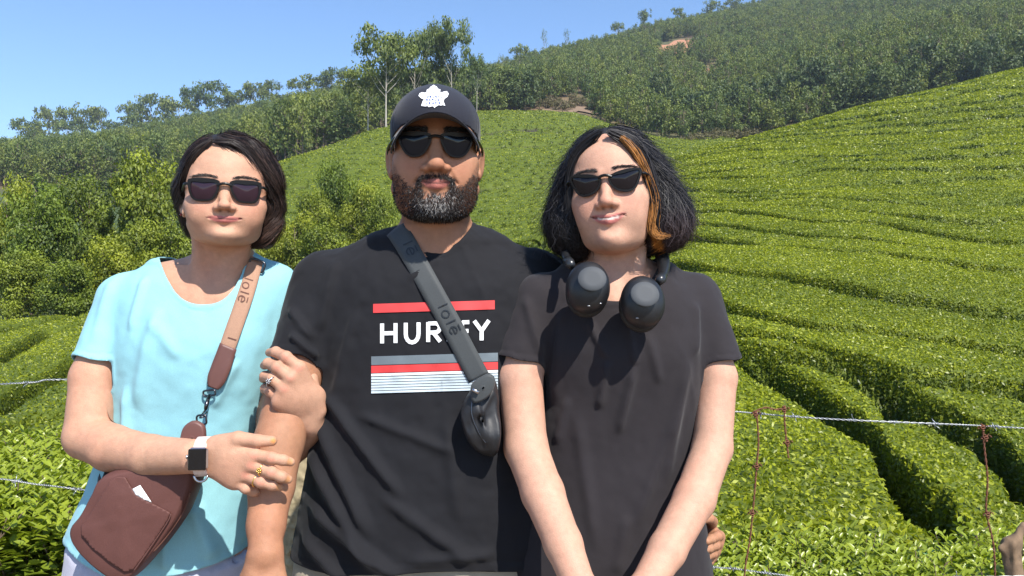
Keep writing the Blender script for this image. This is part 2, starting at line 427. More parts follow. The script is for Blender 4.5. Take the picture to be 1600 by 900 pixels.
# ------------------------------------------------------------------ clipped tea hedges
def tea_surface(px, y, ufn, pitchw, hmax=0.86, gap=0.10, broken=True, endfn=None, gs=.0085, wmul=None):
    PXm, Ym = np.meshgrid(px, y, indexing='ij'); X = (PXm - 800) / F * Ym
    x, yy = X.ravel(), Ym.ravel()
    U = ufn(x, yy); e = 0.05 + 0.004 * yy
    gx = (ufn(x + e, yy) - ufn(x - e, yy)) / (2 * e); gy = (ufn(x, yy + e) - ufn(x, yy - e)) / (2 * e)
    g = np.clip(np.hypot(gx, gy), 1e-6, 2.0)
    dist = np.abs(U - np.round(U)) / g
    dist = dist + 0.03 * noise(np.c_[x, yy], 5.0) + 0.03 * noise(np.c_[x, yy], 1.7)
    wdt = (gap + gs * yy) * (1 + 0.45 * noise(np.c_[x, yy], 0.7, 5))
    if broken:
        br = sm(-0.15, 0.25, noise(np.c_[x, yy], 0.28, 9)) * sm(14, 24, yy)
        wdt = wdt * (1 - 0.3 * br)
    h = sm(wdt * 0.6, wdt * 1.0 + 0.10, dist)
    if wmul is not None: h = sm(wdt * wmul(x, yy) * 0.6, (wdt * 1.0 + 0.10) * wmul(x, yy), dist)
    if endfn is not None: h = h * endfn(800 + F * x / yy, yy)
    z = ground(x, yy) + 0.02 + 0.0012 * yy + hmax * h + 0.035 * fbm(np.c_[x, yy], 2.2, 3) * h + 0.10 * fbm(np.c_[x, yy], 0.5, 2) * h
    return np.c_[x, yy, z], U, h, (len(px), len(y))

def normals_of(v, f):
    a = v[f[:, 1]] - v[f[:, 0]]; b = v[f[:, 3]] - v[f[:, 0]]; n = np.cross(a, b)
    ar = np.linalg.norm(n, axis=1); n = n / (ar[:, None] + 1e-12); n[n[:, 2] < 0] *= -1
    return n, ar
def scatter(v, f, h, density, lmin, lpx, seed, minh=0.25, topbias=True):
    """leaf faces on the quads of a hedge; density is leaves per photo pixel area seen"""
    r = np.random.default_rng(seed); n, ar = normals_of(v, f); c = v[f].mean(1); hh = h[f].mean(1)
    y = c[:, 1]; L = np.maximum(lmin, lpx * y / F)
    cos = np.abs((n * (c - np.array([0, 0, CAMZ]))).sum(1)) / np.linalg.norm(c - np.array([0, 0, CAMZ]), axis=1)
    wgt = ar * (0.25 + cos) / (L * L) * density * (hh > minh)
    cnt = r.poisson(wgt); idx = np.repeat(np.arange(len(f)), cnt)
    a, b = r.random(len(idx)), r.random(len(idx))
    q = v[f[idx]]; p = (q[:, 0] * ((1 - a) * (1 - b))[:, None] + q[:, 1] * (a * (1 - b))[:, None] + q[:, 2] * (a * b)[:, None] + q[:, 3] * ((1 - a) * b)[:, None])
    Li = L[idx]; nn = n[idx]; p = p + nn * (Li * r.uniform(-0.1, 0.45, len(idx)))[:, None]
    cv, cf, sh = cards(p, nn, Li, Li * 0.46, 2.1, 0.2, seed=seed + 1)
    hv = np.repeat(hh[idx], 4)
    patch = np.repeat(fbm(p[:, :2], 0.45, 3), 4)
    yv = np.repeat(p[:, 1], 4)
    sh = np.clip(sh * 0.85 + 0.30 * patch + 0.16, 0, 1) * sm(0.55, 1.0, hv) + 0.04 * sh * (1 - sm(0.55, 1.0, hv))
    return cv, cf, sh, len(idx)

def rid(px): return np.interp(px, [1040, 1100, 1200, 1350, 1600, 1900], [66, 66, 70, 78, 88, 94])
def bands(f, uf, ok):
    """the faces of each hedge; a row that breaks in two gives two hedges"""
    for k in np.unique(uf[ok]):
        ids = np.where(ok & (uf == k))[0]
        if len(ids) < 60: continue
        if k < 12: s = np.zeros(len(f), bool); s[ids] = True; yield k, s; continue
        lab = {}
        def find(a):
            while lab[a] != a: lab[a] = lab[lab[a]]; a = lab[a]
            return a
        for q in f[ids].tolist():
            for a in q: lab.setdefault(a, a)
            r0 = find(q[0])
            for a in q[1:]: lab[find(a)] = r0
        root = np.array([find(a) for a in f[ids][:, 0].tolist()])
        for r in np.unique(root):
            m = ids[root == r]
            if len(m) >= 60: s = np.zeros(len(f), bool); s[m] = True; yield k, s
def add_hedges(px, y, keep, endfn, labels, group, farlabel, fargroup, dens, seed):
    v, U, h, (nx, ny) = tea_surface(px, y, ucoord, 1.3, endfn=endfn)
    f = grid_faces(nx, ny); c = v[f].mean(1); uf = np.floor(U[f].mean(1)).astype(int)
    ok = keep(800 + F * c[:, 0] / c[:, 1], c[:, 1])
    tot = 0; made = 0
    for k, s in bands(f, uf, ok):
        vv, ff, hh = compact(v, f[s], h)
        loc = vv.mean(0); loc[2] = float(ground(loc[0:1], loc[1:2])[0])
        if k in labels: lb, gr = labels[k], group
        else:
            lb, gr = farlabel, fargroup
            if 5 < k < 12 and px[0] > 900: lb = '%s narrow tea row up from the thick hedge level with the headphones, right hillside' % ORD[k - 6]
        t = thing('tea_hedge', lb, 'tea hedge', loc, gr)
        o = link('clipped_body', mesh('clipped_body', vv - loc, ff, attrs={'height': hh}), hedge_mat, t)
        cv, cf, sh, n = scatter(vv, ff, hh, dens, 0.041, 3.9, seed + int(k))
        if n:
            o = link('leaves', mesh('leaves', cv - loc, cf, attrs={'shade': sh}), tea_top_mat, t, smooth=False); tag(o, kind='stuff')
        tot += n; made += 1
    print('hedges', made, 'leaves', tot)
yR = np.exp(np.linspace(math.log(2.75), math.log(95), 680))
add_hedges(np.r_[np.arange(1020, 1680, 4.0), np.arange(1680, 2500, 13.0)], yR, lambda px, y: (y < rid(px)) & (y > 2.8), lambda px, y: sm(0, 1.2, rid(px) - y) * sm(2.85, 3.15, y),
    {0: 'broad clipped tea bed just right of the girl in black, below the fence wire',
     1: 'long clipped tea hedge running down between the two deep dark furrows at lower right',
     2: 'clipped tea hedge beyond the second dark furrow, behind the right hand wire stay',
     3: 'wide bright tea hedge curving above the two deep furrows, level with the girl\'s sleeve hem',
     4: 'tea hedge with a rounded left end, second of the long bands above the deep furrows',
     5: 'thick tea hedge with dark gaps on its left end, level with the headphones'},
    None, 'clipped tea hedge in the narrow rows high on the right hillside', 'tea hedges in rows up the right hillside', 5.6, 100)
yL = np.exp(np.linspace(math.log(3.2), math.log(40), 350))
limL = lambda px: np.interp(px, [-400, 0, 420, 480, 740, 1020], [22, 22, 24, 33, 40, 40])
add_hedges(np.arange(-260, 1021, 5.0), yL, lambda px, y: (y < limL(px)) & (y > 3.22), lambda px, y: sm(0, 0.9, limL(px) - y) * sm(3.2, 3.5, y),
    {0: 'tea hedge below the lower left furrow, just behind the large leaved bushes',
     1: 'clipped tea hedge on the left slope, lowest of the three diagonal rows',
     2: 'clipped tea hedge on the left slope between two diagonal dark furrows beside the blue sleeve',
     3: 'clipped tea hedge on the left slope, third row up, under the round trees'},
    None, 'clipped tea hedge in the rows between the near slope and the valley', 'tea hedges behind the three people', 3.4, 300)

# tea on the middle hill: hundreds of thin rows, one mass
def u_mid(x, y):
    px = 800 + F * x / y
    base = y / 2.9 + x * 0.07 + 1.3 * fbm(np.c_[x, y], 0.05, 3)
    k = sm(738, 752, px) * (1 - sm(846, 862, px)) * sm(82, 86, y) * (1 - sm(101, 104, y))
    return base
def xa_(px, y): return (px - 800) / F * y
def mid_hill():
    px = np.arange(330, 1150, 3.0); y = np.concatenate([np.arange(31, 80, 0.42), np.arange(80, 176, 0.6)])
    edgef = lambda p: np.interp(p, [330, 450, 600, 720, 900, 1000, 1050, 1150], [90, 112, 130, 164, 166, 150, 146, 150])
    leftf = lambda p: np.interp(p, [330, 400, 440, 520], [80, 60, 36, 31])
    ys_ = np.linspace(58, 162, 300)
    def ytrack(p, pts):
        q = np.arange(330, 1151, 10.0); out = []
        for a in q:
            t = np.interp(a, [s[0] for s in pts], [s[1] for s in pts]); pys = 450 - (top(xa_(a, ys_), ys_) - CAMZ) / ys_ * F; out.append(ys_[np.argmin(np.abs(pys - t))])
        return np.interp(p, q, out)
    def ends(p, yy):
        h = sm(0, 1.5, edgef(p) - yy) * sm(0, 1.0, yy - leftf(p))
        for pts, a, b, w_ in (([(740, 214), (790, 205), (830, 203), (900, 199)], 745, 905, 2.4), ([(790, 203), (850, 208), (900, 211)], 800, 905, 2.4), ([(420, 292), (445, 296), (482, 293)], 420, 482, 1.5), ([(740, 234), (880, 227)], 742, 885, 1.9), ([(740, 300), (860, 285)], 748, 860, 1.3)):
            h = h * (1 - (1 - sm(w_ * .5, w_ * 1.1, np.abs(yy - ytrack(p, pts)))) * (p > a) * (p < b))
        return h
    v, U, h, (nx, ny) = tea_surface(px, y, u_mid, 1.9, 0.9, 0.18, False, gs=.0018, endfn=ends)
    # access tracks: bare brown lines
    f = grid_faces(nx, ny); c = v[f].mean(1); p = 800 + F * c[:, 0] / c[:, 1]; yy = c[:, 1]
    py = 450 - (c[:, 2] - CAMZ) / yy * F
    edge, left = edgef(p), leftf(p)
    ok = (yy < edge) & (yy > left) & ~((p > 1020) & (yy < 60)) & ~((p > 700) & (yy < 40))  
    vv, ff, hh = compact(v, f[ok], h)
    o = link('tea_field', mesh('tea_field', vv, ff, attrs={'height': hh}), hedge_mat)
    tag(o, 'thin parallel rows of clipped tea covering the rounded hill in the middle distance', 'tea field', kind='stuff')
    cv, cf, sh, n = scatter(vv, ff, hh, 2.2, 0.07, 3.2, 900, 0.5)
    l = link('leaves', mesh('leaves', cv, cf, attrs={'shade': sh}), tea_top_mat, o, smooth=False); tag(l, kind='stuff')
    print('mid', len(ff), n)
mid_hill()

# ------------------------------------------------------------------ big-leaved front hedges by the fence
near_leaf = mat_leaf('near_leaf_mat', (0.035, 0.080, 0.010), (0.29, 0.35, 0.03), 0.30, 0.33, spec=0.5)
twig_mat = mat_plain('twig_mat', (0.10, 0.07, 0.045), 0.9, scale=30)
def front_bush(name, label, x0, x1, y0, y1, topfn, seed, nst):
    r = np.random.default_rng(seed); loc = np.array([(x0 + x1) / 2, (y0 + y1) / 2, float(ground(np.array([(x0 + x1) / 2]), np.array([(y0 + y1) / 2]))[0])])
    t = thing(name, label, 'tea bush', loc)
    pos = []; nr = []; st = MB(); col = []
    for i in range(nst):
        x, y = r.uniform(x0, x1), r.uniform(y0, y1); g = float(ground(np.array([x]), np.array([y]))[0]); tp = topfn(x, y) + r.normal(0, 0.022)
        if tp < g + 0.08: continue
        lean = r.normal(0, 0.06, 2); b = np.array([x - lean[0], y - lean[1], g if i % 4 == 0 else tp - 0.28]); e = np.array([x + lean[0], y + lean[1], tp])
        if i % 7 == 0: st.tube([b, (b + e) / 2 + r.normal(0, .01, 3), e], [0.004, 0.003, 0.0015], 5)
        m = r.integers(9, 15)
        for k in range(m):
            u = 1 - (k / m) ** 1.25 * min(1.0, 0.32 / max(e[2] - b[2], .05)); c = b + (e - b) * max(u, 0.1)
            th = k * 2.4 + r.uniform(0, 1); up = 0.9 - 1.1 * (k / m)
            d = np.array([math.cos(th), math.sin(th), up]); d /= np.linalg.norm(d)
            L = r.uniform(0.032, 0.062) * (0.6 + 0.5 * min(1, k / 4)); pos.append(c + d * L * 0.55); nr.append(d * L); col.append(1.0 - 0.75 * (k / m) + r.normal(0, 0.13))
    pos = np.array(pos); d = np.array(nr); L = np.linalg.norm(d, axis=1)[:, None]; d = d / L
    n = len(pos); up = np.array([0, 0, 1.0]) + r.normal(0, .35, (n, 3)); s = np.cross(d, up); s /= np.linalg.norm(s, axis=1)[:, None]; nn = np.cross(s, d)
    W = L * 0.40; cur = L * r.uniform(-.02, .22, (n, 1)); b0 = pos - d * L * .5; tip = pos + d * L * .5 - nn * cur
    m1 = pos - d * L * .17; m2 = pos + d * L * .18 - nn * cur * .25; fo = nn * W * 0.16
    v = np.stack([b0, m1 - s * W * .5 + fo, m2 - s * W * .45 + fo, tip, m2 + s * W * .45 + fo, m1 + s * W * .5 + fo, m1, m2], 1).reshape(-1, 3)
    o8 = np.arange(n)[:, None] * 8
    tri = np.concatenate([o8 + np.array([[0, 6, 1]]), o8 + np.array([[0, 5, 6]]), o8 + np.array([[2, 7, 3]]), o8 + np.array([[7, 4, 3]]), o8 + np.array([[1, 6, 7]]), o8 + np.array([[1, 7, 2]]), o8 + np.array([[6, 5, 4]]), o8 + np.array([[6, 4, 7]])])
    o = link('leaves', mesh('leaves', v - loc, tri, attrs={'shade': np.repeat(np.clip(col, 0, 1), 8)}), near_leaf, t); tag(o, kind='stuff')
    st.build('stems', twig_mat, t); tag(t.children[-1], kind='stuff')
    print(name, n)
def topL(x, y):
    py = np.interp(800 + F * x / y, [-200, 0, 130, 300], [690, 705, 700, 720]); lim = CAMZ + (450 - py) / F * 3.15
    return float(min(0.66, lim + 0.0)) - 0.08 * max(0, (2.6 - y)) / 0.5
front_bush('tea_bush', 'large leaved tea bush beside the woman in turquoise, crossed by the lower left wire', -2.7, -0.85, 2.35, 3.5, topL, 11, 3000)
def topR(x, y):
    py = 888 + 7 * math.sin(x * 9); return CAMZ + (450 - py) / F * 2.75 - 0.05 * max(0, 2.5 - y) 
front_bush('tea_bush', 'fresh leafy tea tips along the bottom right edge below the lower wire', 0.45, 2.2, 2.3, 3.1, topR, 12, 2200)
# seedling with broad pale leaves
def seedling():
    b = P(1448, 905, 3.0); t = thing('seedling', 'small bluish green seedling with broad leaves poking above the bottom right tea tips', 'plant', b - np.array([0, 0, 0.25]))
    s = MB(); c = P(1447, 868, 3.0); s.tube([b - np.array([0, 0, 0.25]), (b + c) / 2, c], [0.005, 0.004, 0.002], 6); s.build('stem', twig_mat, t)
    m = mat_plain('seedling_leaf_mat', (0.09, 0.22, 0.09), 0.45, scale=20)
    for th, L in ((0.2, .062), (1.3, .05), (2.6, .07), (3.5, .06), (-0.9, .05)):
        q = MB(); d = np.array([math.cos(th), -0.35, math.sin(th) * 0.45]); d /= np.linalg.norm(d); sd = np.cross(d, (0, -0.5, 1)); sd /= np.linalg.norm(sd); nn = np.cross(sd, d)
        rows = [(0, 0.03), (0.2, .30), (0.45, .42), (0.7, .34), (0.88, .17), (1, 0.02)]; v = []
        for u, w_ in rows:
            for q_ in (-1, 0, 1): v.append(c + d * L * u + sd * q_ * w_ * L * 0.62 + nn * (abs(q_) * 0.006 - 0.012 * u * u))
        f = []
        for i in range(5):
            for j in range(2): f.append((i * 3 + j, i * 3 + j + 1, i * 3 + j + 4, i * 3 + j + 3))
        q.add(v, f); q.build('leaf', m, t)
seedling()
# ------------------------------------------------------------------ trees
bark_pale = mat_plain('pale_bark_mat', (0.42, 0.38, 0.32), 0.85, var=0.3, scale=3)
bark_dark = mat_plain('dark_bark_mat', (0.16, 0.12, 0.085), 0.9, var=0.35, scale=4)
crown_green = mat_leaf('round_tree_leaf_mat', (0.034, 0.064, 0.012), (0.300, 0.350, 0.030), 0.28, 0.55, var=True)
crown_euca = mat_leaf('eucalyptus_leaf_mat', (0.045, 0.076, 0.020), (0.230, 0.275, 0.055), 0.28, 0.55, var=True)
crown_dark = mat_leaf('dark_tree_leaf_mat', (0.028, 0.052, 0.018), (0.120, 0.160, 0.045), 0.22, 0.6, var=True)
def tree_mesh(kind, H, W, nleaf, leaf, seed, trunk_h=None):
    """trunk MB (tapered, forked limbs) and crown arrays, base at origin"""
    r = np.random.default_rng(seed); tk = MB(); pts = []
    if kind == 'tall':
        th = trunk_h or 0.42
        sway = r.normal(0, 0.02 * H, 2); spine = [np.array([sway[0] * u * u, sway[1] * u * u, u * H * 0.95]) for u in np.linspace(0, 1, 8)]
        rr = 0.020 * H * (1 - 0.85 * np.linspace(0, 1, 8)); tk.tube(spine, rr, 6)
        nb = r.integers(13, 18)
        for i in range(nb):
            u = th + (1 - th) * (i + r.random()) / nb * 0.97; b = np.array([sway[0] * u * u, sway[1] * u * u, u * H * 0.95]); a = r.uniform(0, 6.28)
            L = W * 0.5 * r.uniform(0.45, 1.0) * (1.15 - 0.55 * abs(u - 0.72) / 0.3 * (u > .72)) ; e = b + np.array([math.cos(a) * L, math.sin(a) * L, L * r.uniform(0.5, 1.1)]); e[2] = min(e[2], H)
            md = (b + e) / 2 + np.array([0, 0, -0.08 * L]); tk.tube([b, md, e], [0.008 * H * (1.1 - u * .7), 0.005 * H * (1.1 - u * .7), 0.0015 * H], 5)
            for q in range(r.integers(2, 4)):
                c = e + r.normal(0, 0.10 * W, 3) * np.array([1, 1, .7]); s = np.array([0.17, 0.17, 0.085]) * W * r.uniform(0.7, 1.2); pts.append((c, s))
        pts.append((spine[-1], np.array([.15, .15, .10]) * W))
    elif kind == 'round':
        tk.tube([[0, 0, 0], [0.01 * H, 0, H * .3], [0, 0.01 * H, H * .6], [0, 0, H * .9]], [0.026 * H, 0.02 * H, 0.012 * H, 0.003 * H], 7)
        nb = r.integers(17, 21)
        for i in range(nb):
            u = 0.12 + 0.85 * (i + r.random()) / nb; a = r.uniform(0, 6.28); env = math.sqrt(max(0.02, 1 - ((u - 0.42) / 0.60) ** 2))
            L = W * 0.5 * env * r.uniform(0.55, 1.0); b = np.array([0, 0, H * u * 0.85]); e = np.array([math.cos(a) * L, math.sin(a) * L, H * u + L * 0.15])
            tk.tube([b, (b + e) / 2, e], [0.008 * H, 0.005 * H, 0.002 * H], 4)
            s = np.array([0.145, 0.145, 0.11]) * W * r.uniform(0.7, 1.45); pts.append((e * np.array([.92, .92, 1.0]), s))
        for i in range(8): pts.append((np.array([r.normal(0, .10 * W), r.normal(0, .10 * W), H * r.uniform(.25, .9)]), np.array([.2, .2, .16]) * W))
    else:  # bush
        for i in range(7):
            a = i * 0.9; e = np.array([math.cos(a) * W * .25, math.sin(a) * W * .25, H * .6]); tk.tube([[0, 0, 0], e * .5, e], [0.02 * H, 0.012 * H, 0.004 * H], 5)
        for i in range(22):
            a = r.uniform(0, 6.28); q = r.uniform(0, 1) ** .5; z = r.uniform(0.15, 1) * (1 - 0.45 * q * q)
            pts.append((np.array([math.cos(a) * q * W * .42, math.sin(a) * q * W * .42, H * z * .9]), np.array([.15, .15, .12]) * W))
    cs = np.array([p[0] for p in pts]); ss = np.array([p[1] for p in pts])
    idx = r.integers(0, len(cs), nleaf); d = r.normal(size=(nleaf, 3)); d /= np.linalg.norm(d, axis=1)[:, None]
    rad = r.uniform(0.35, 1.0, nleaf) ** 0.6
    p = cs[idx] + d * ss[idx] * rad[:, None] * (1 + 0.25 * r.normal(size=(nleaf, 1)))
    p[:, 2] = np.clip(p[:, 2], 0.04 * H, None)
    nr = d * 0.8 + np.array([0, 0, 0.6]); nr /= np.linalg.norm(nr, axis=1)[:, None]
    v, f, sh = cards(p, nr, leaf, leaf * 0.62, 1.0, 0.15, seed=seed)
    cl = np.repeat(r.random(len(cs))[idx], 4)
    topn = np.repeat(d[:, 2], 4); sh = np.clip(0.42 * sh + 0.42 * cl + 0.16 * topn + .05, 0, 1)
    return tk, v, f, sh
_treecache = {}
def tree(name, label, cat, x, y, H, W, kind, leafmat, bark, key, nleaf, leaf, group=None, rot=None):
    """every tree is a thing of its own with trunk and crown; alike trees share their meshes, turned and scaled"""
    z = float(ground(np.array([x]), np.array([y]))[0])
    t = thing(name, label, cat, (x, y, z - 0.15), group)
    if key not in _treecache:
        tk, v, f, sh = tree_mesh(kind, 1.0, 1.0, nleaf, leaf, abs(hash(str(key))) % 1000 if False else sum(ord(c) for c in str(key)) * 7)
        vv = np.concatenate(tk.v); hi = np.percentile(v[:, 2], 99.5); wd = np.percentile(np.abs(v[:, :2]), 98) * 2
        if kind == 'tall': wd = wd * 0.9
        for q in (v, vv): q[:, 2] /= hi; q[:, :2] /= wd
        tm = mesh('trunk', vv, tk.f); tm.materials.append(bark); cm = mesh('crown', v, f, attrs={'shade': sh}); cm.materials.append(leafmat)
        _treecache[key] = (tm, cm)
    tm, cm = _treecache[key]
    a = link('trunk', tm, None, t); b = link('crown', cm, None, t, smooth=False)
    t.scale = (W, W, H); t.rotation_euler = (0, 0, (x * 12.9 + y * 7.7) % 6.28 if rot is None else rot)
    return t
def xa(px, y): return (px - 800) / F * y
def put(name, label, cat, px, y, pytop, wpx, kind, lm, bk, key, nl, lf, group=None):
    x = xa(px, y); z0 = float(ground(np.array([x]), np.array([y]))[0]); zt = CAMZ + (450 - pytop) / F * y
    return tree(name, label, cat, x, y, max(zt - z0, 1.0) * 1.03, wpx / F * y, kind, lm, bk, key, nl, lf, group)

# round, light green trees in the hollow at left
RT = [(10, 33, 285, 95, 'round tree at the far left edge, cut by the frame above the tea rows'),
      (62, 30, 300, 105, 'yellow topped round tree, second from the left edge above the tea rows'),
      (28, 27, 392, 92, 'low dark green tree in front of the two leftmost round trees'),
      (140, 35, 283, 95, 'dull olive round tree between the yellow topped tree and the tallest one'),
      (238, 34, 247, 120, 'tallest bright round tree beside the turquoise woman\'s hair'),
      (100, 25, 408, 95, 'bushy tree with a bare pale trunk low in front of the round trees'),
      (165, 27, 375, 100, 'leafy tree in the middle of the left grove, above the blue sleeve'),
      (205, 30, 345, 95, 'lower green tree hugging the left foot of the tallest round tree'),
      (268, 31, 352, 95, 'green tree directly behind the turquoise woman\'s cheek'),
      (232, 26, 425, 100, 'small dense tree just above the turquoise woman\'s right shoulder')]
for i, (px, y, pt, wpx, lb) in enumerate(RT):
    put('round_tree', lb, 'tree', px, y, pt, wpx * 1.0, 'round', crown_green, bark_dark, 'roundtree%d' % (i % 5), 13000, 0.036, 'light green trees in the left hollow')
BT = [(532, 44, 258, 62, 'pale green bush tree rising highest between the woman and the capped man'),
      (497, 40, 300, 62, 'pale bush tree left of the highest one, between the woman and the man'),
      (566, 42, 290, 64, 'yellowish bush tree touching the capped man\'s right ear side'),
      (460, 34, 335, 60, 'green bush tree just right of the turquoise woman\'s chin'),
      (600, 40, 300, 50, 'small bush tree directly beside the man\'s beard'),
      (425, 36, 352, 60, 'bush tree behind the turquoise woman\'s hair tips'),
      (510, 32, 352, 80, 'low spreading bush over the man\'s right shoulder'),
      (845, 44, 352, 30, 'tiny shrub in the gap between the man and the girl\'s hair')]
for i, (px, y, pt, wpx, lb) in enumerate(BT[:7]):
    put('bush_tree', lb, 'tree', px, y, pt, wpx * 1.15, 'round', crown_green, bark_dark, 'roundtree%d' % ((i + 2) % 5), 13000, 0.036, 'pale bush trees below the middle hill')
# the tall eucalyptus group on the middle ridge
for px, y, pt, wpx, lb in [(603, 128, 55, 70, 'tallest of the left eucalyptus pair, with a forked white trunk beside the cap'),
      (648, 135, 52, 46, 'tall eucalyptus right of the white trunked one, rising above the cap'),
      (672, 140, 46, 38, 'slim eucalyptus behind the top of the cap'),
      (706, 138, 34, 50, 'highest eucalyptus, full crowned, just right of the cap'),
      (575, 135, 108, 60, 'lower eucalyptus at the left foot of the tall group'),
      (633, 140, 100, 60, 'mid height eucalyptus filling the gap left of the cap'),
      (690, 142, 95, 60, 'mid height eucalyptus filling the gap under the highest one'),
      (745, 160, 85, 22, 'small sparse eucalyptus right of the highest one')]:
    put('eucalyptus_tree', lb, 'tree', px, y, pt, wpx * 1.25, 'tall', crown_euca, bark_pale, 'tall%d' % (px % 4), 3000, 0.055, 'tall eucalyptus trees on the middle ridge')
# skyline trees
SK = [(45, 400, 190, 34), (78, 410, 172, 26), (105, 405, 170, 28), (135, 405, 170, 30), (158, 410, 172, 18), (205, 400, 165, 26), (235, 395, 152, 28), (262, 400, 160, 22),
      (298, 390, 138, 26), (330, 385, 132, 34), (398, 370, 132, 30), (425, 370, 131, 22), (470, 350, 128, 30), (500, 340, 122, 34), (520, 335, 112, 26), (545, 330, 110, 30),
      (60, 395, 200, 34), (120, 395, 195, 40), (280, 380, 160, 40), (350, 375, 152, 40), (440, 350, 150, 40), (372, 372, 146, 30), (180, 398, 192, 30), (225, 392, 180, 40)]
for i, (px, y, pt, wpx) in enumerate(sorted(SK)):
    put('skyline_tree', 'eucalyptus against the sky on the left ridge, %s from the left end' % ORD[i], 'tree', px, y, pt - 3, wpx * 1.3, 'tall', crown_euca, bark_pale, 'sky%d' % (i % 4), 900, 0.085, 'eucalyptus along the left skyline')
SR = [(812, 300, 72, 22), (783, 290, 85, 10), (850, 340, 46, 9), (885, 350, 46, 9), (910, 360, 62, 14), (1008, 400, 15, 16), (1110, 430, 2, 20), (1145, 430, -2, 26), (965, 380, 36, 16), (1060, 410, 12, 14)]
for i, (px, y, pt, wpx) in enumerate(SR):
    sp = i in (2, 3, 1)
    put('skyline_tree', 'bare thin tree standing clear of the ridge right of the cap' if sp else 'small eucalyptus breaking the skyline of the right hand forest', 'tree', px, y, pt, wpx * 1.2, 'tall', crown_euca, bark_pale, 'bare' if sp else 'sky%d' % (i % 4), 160 if sp else 900, 0.085, 'bare trees on the right skyline' if sp else 'eucalyptus along the right skyline')
# dark trees at the foot of the right hand forest
r_ = np.random.default_rng(5)
for i, px in enumerate(np.r_[np.linspace(725, 835, 9), np.linspace(1035, 1440, 17), np.linspace(1470, 1610, 5)]):
    y = 172 + r_.uniform(-6, 14) if px < 905 else (168 + r_.uniform(-8, 14) if px < 1300 else 150 + r_.uniform(-8, 10))
    base = 450 - (float(top(np.array([xa(px, y)]), np.array([y]))[0]) - CAMZ) / y * F
    hgt = r_.uniform(38, 60) if px < 905 else r_.uniform(52, 88)
    put('dark_tree', 'dark broad tree at the foot of the right hand forest, %s from the girl\'s hair' % ORD[i - 9] if px > 905 else 'dark tree in the belt above the middle tea hill, %s from the cap' % ORD[i], 'tree', px, y, base - hgt, r_.uniform(44, 62), 'round', crown_dark, bark_dark, 'dark%d' % (i % 5), 1500, 0.075,
        'dark trees below the right hand forest' if px > 905 else 'dark trees above the middle tea hill')
# scrubby bushes in the valley at left and on the saddle at right
for i in range(26):
    px = r_.uniform(-20, 440); y = r_.uniform(95, 150)
    x = xa(px, y); tree('scrub_bush', 'low scrubby bush in the valley behind the left grove', 'bush', x, y, r_.uniform(2.5, 5), r_.uniform(4, 8), 'bush', crown_green if i % 3 else crown_dark, bark_dark, 'bush%d%d' % (i % 3, i % 3 > 0), 900, 0.085, 'scrub bushes in the left valley')
m_dry = mat_leaf('dry_scrub_mat', (0.10, 0.085, 0.04), (0.20, 0.18, 0.08), 0.2, 0.8)
for i in range(24):
    px = 1075 + i * 10 if i < 12 else 835 + (i - 12) * 9; y = r_.uniform(138, 152) if i < 12 else r_.uniform(172, 190)
    tree('scrub_bush', 'dry olive scrub on the saddle below the right hand forest' if i < 12 else 'dry brown scrub on the bare strip above the middle tea hill', 'bush', xa(px, y), y, r_.uniform(1.6, 2.6), r_.uniform(3, 5), 'bush', m_dry, bark_dark, 'dry%d' % (i % 2), 700, 0.09, 'dry scrub on the saddle' if i < 12 else 'dry scrub above the middle hill')

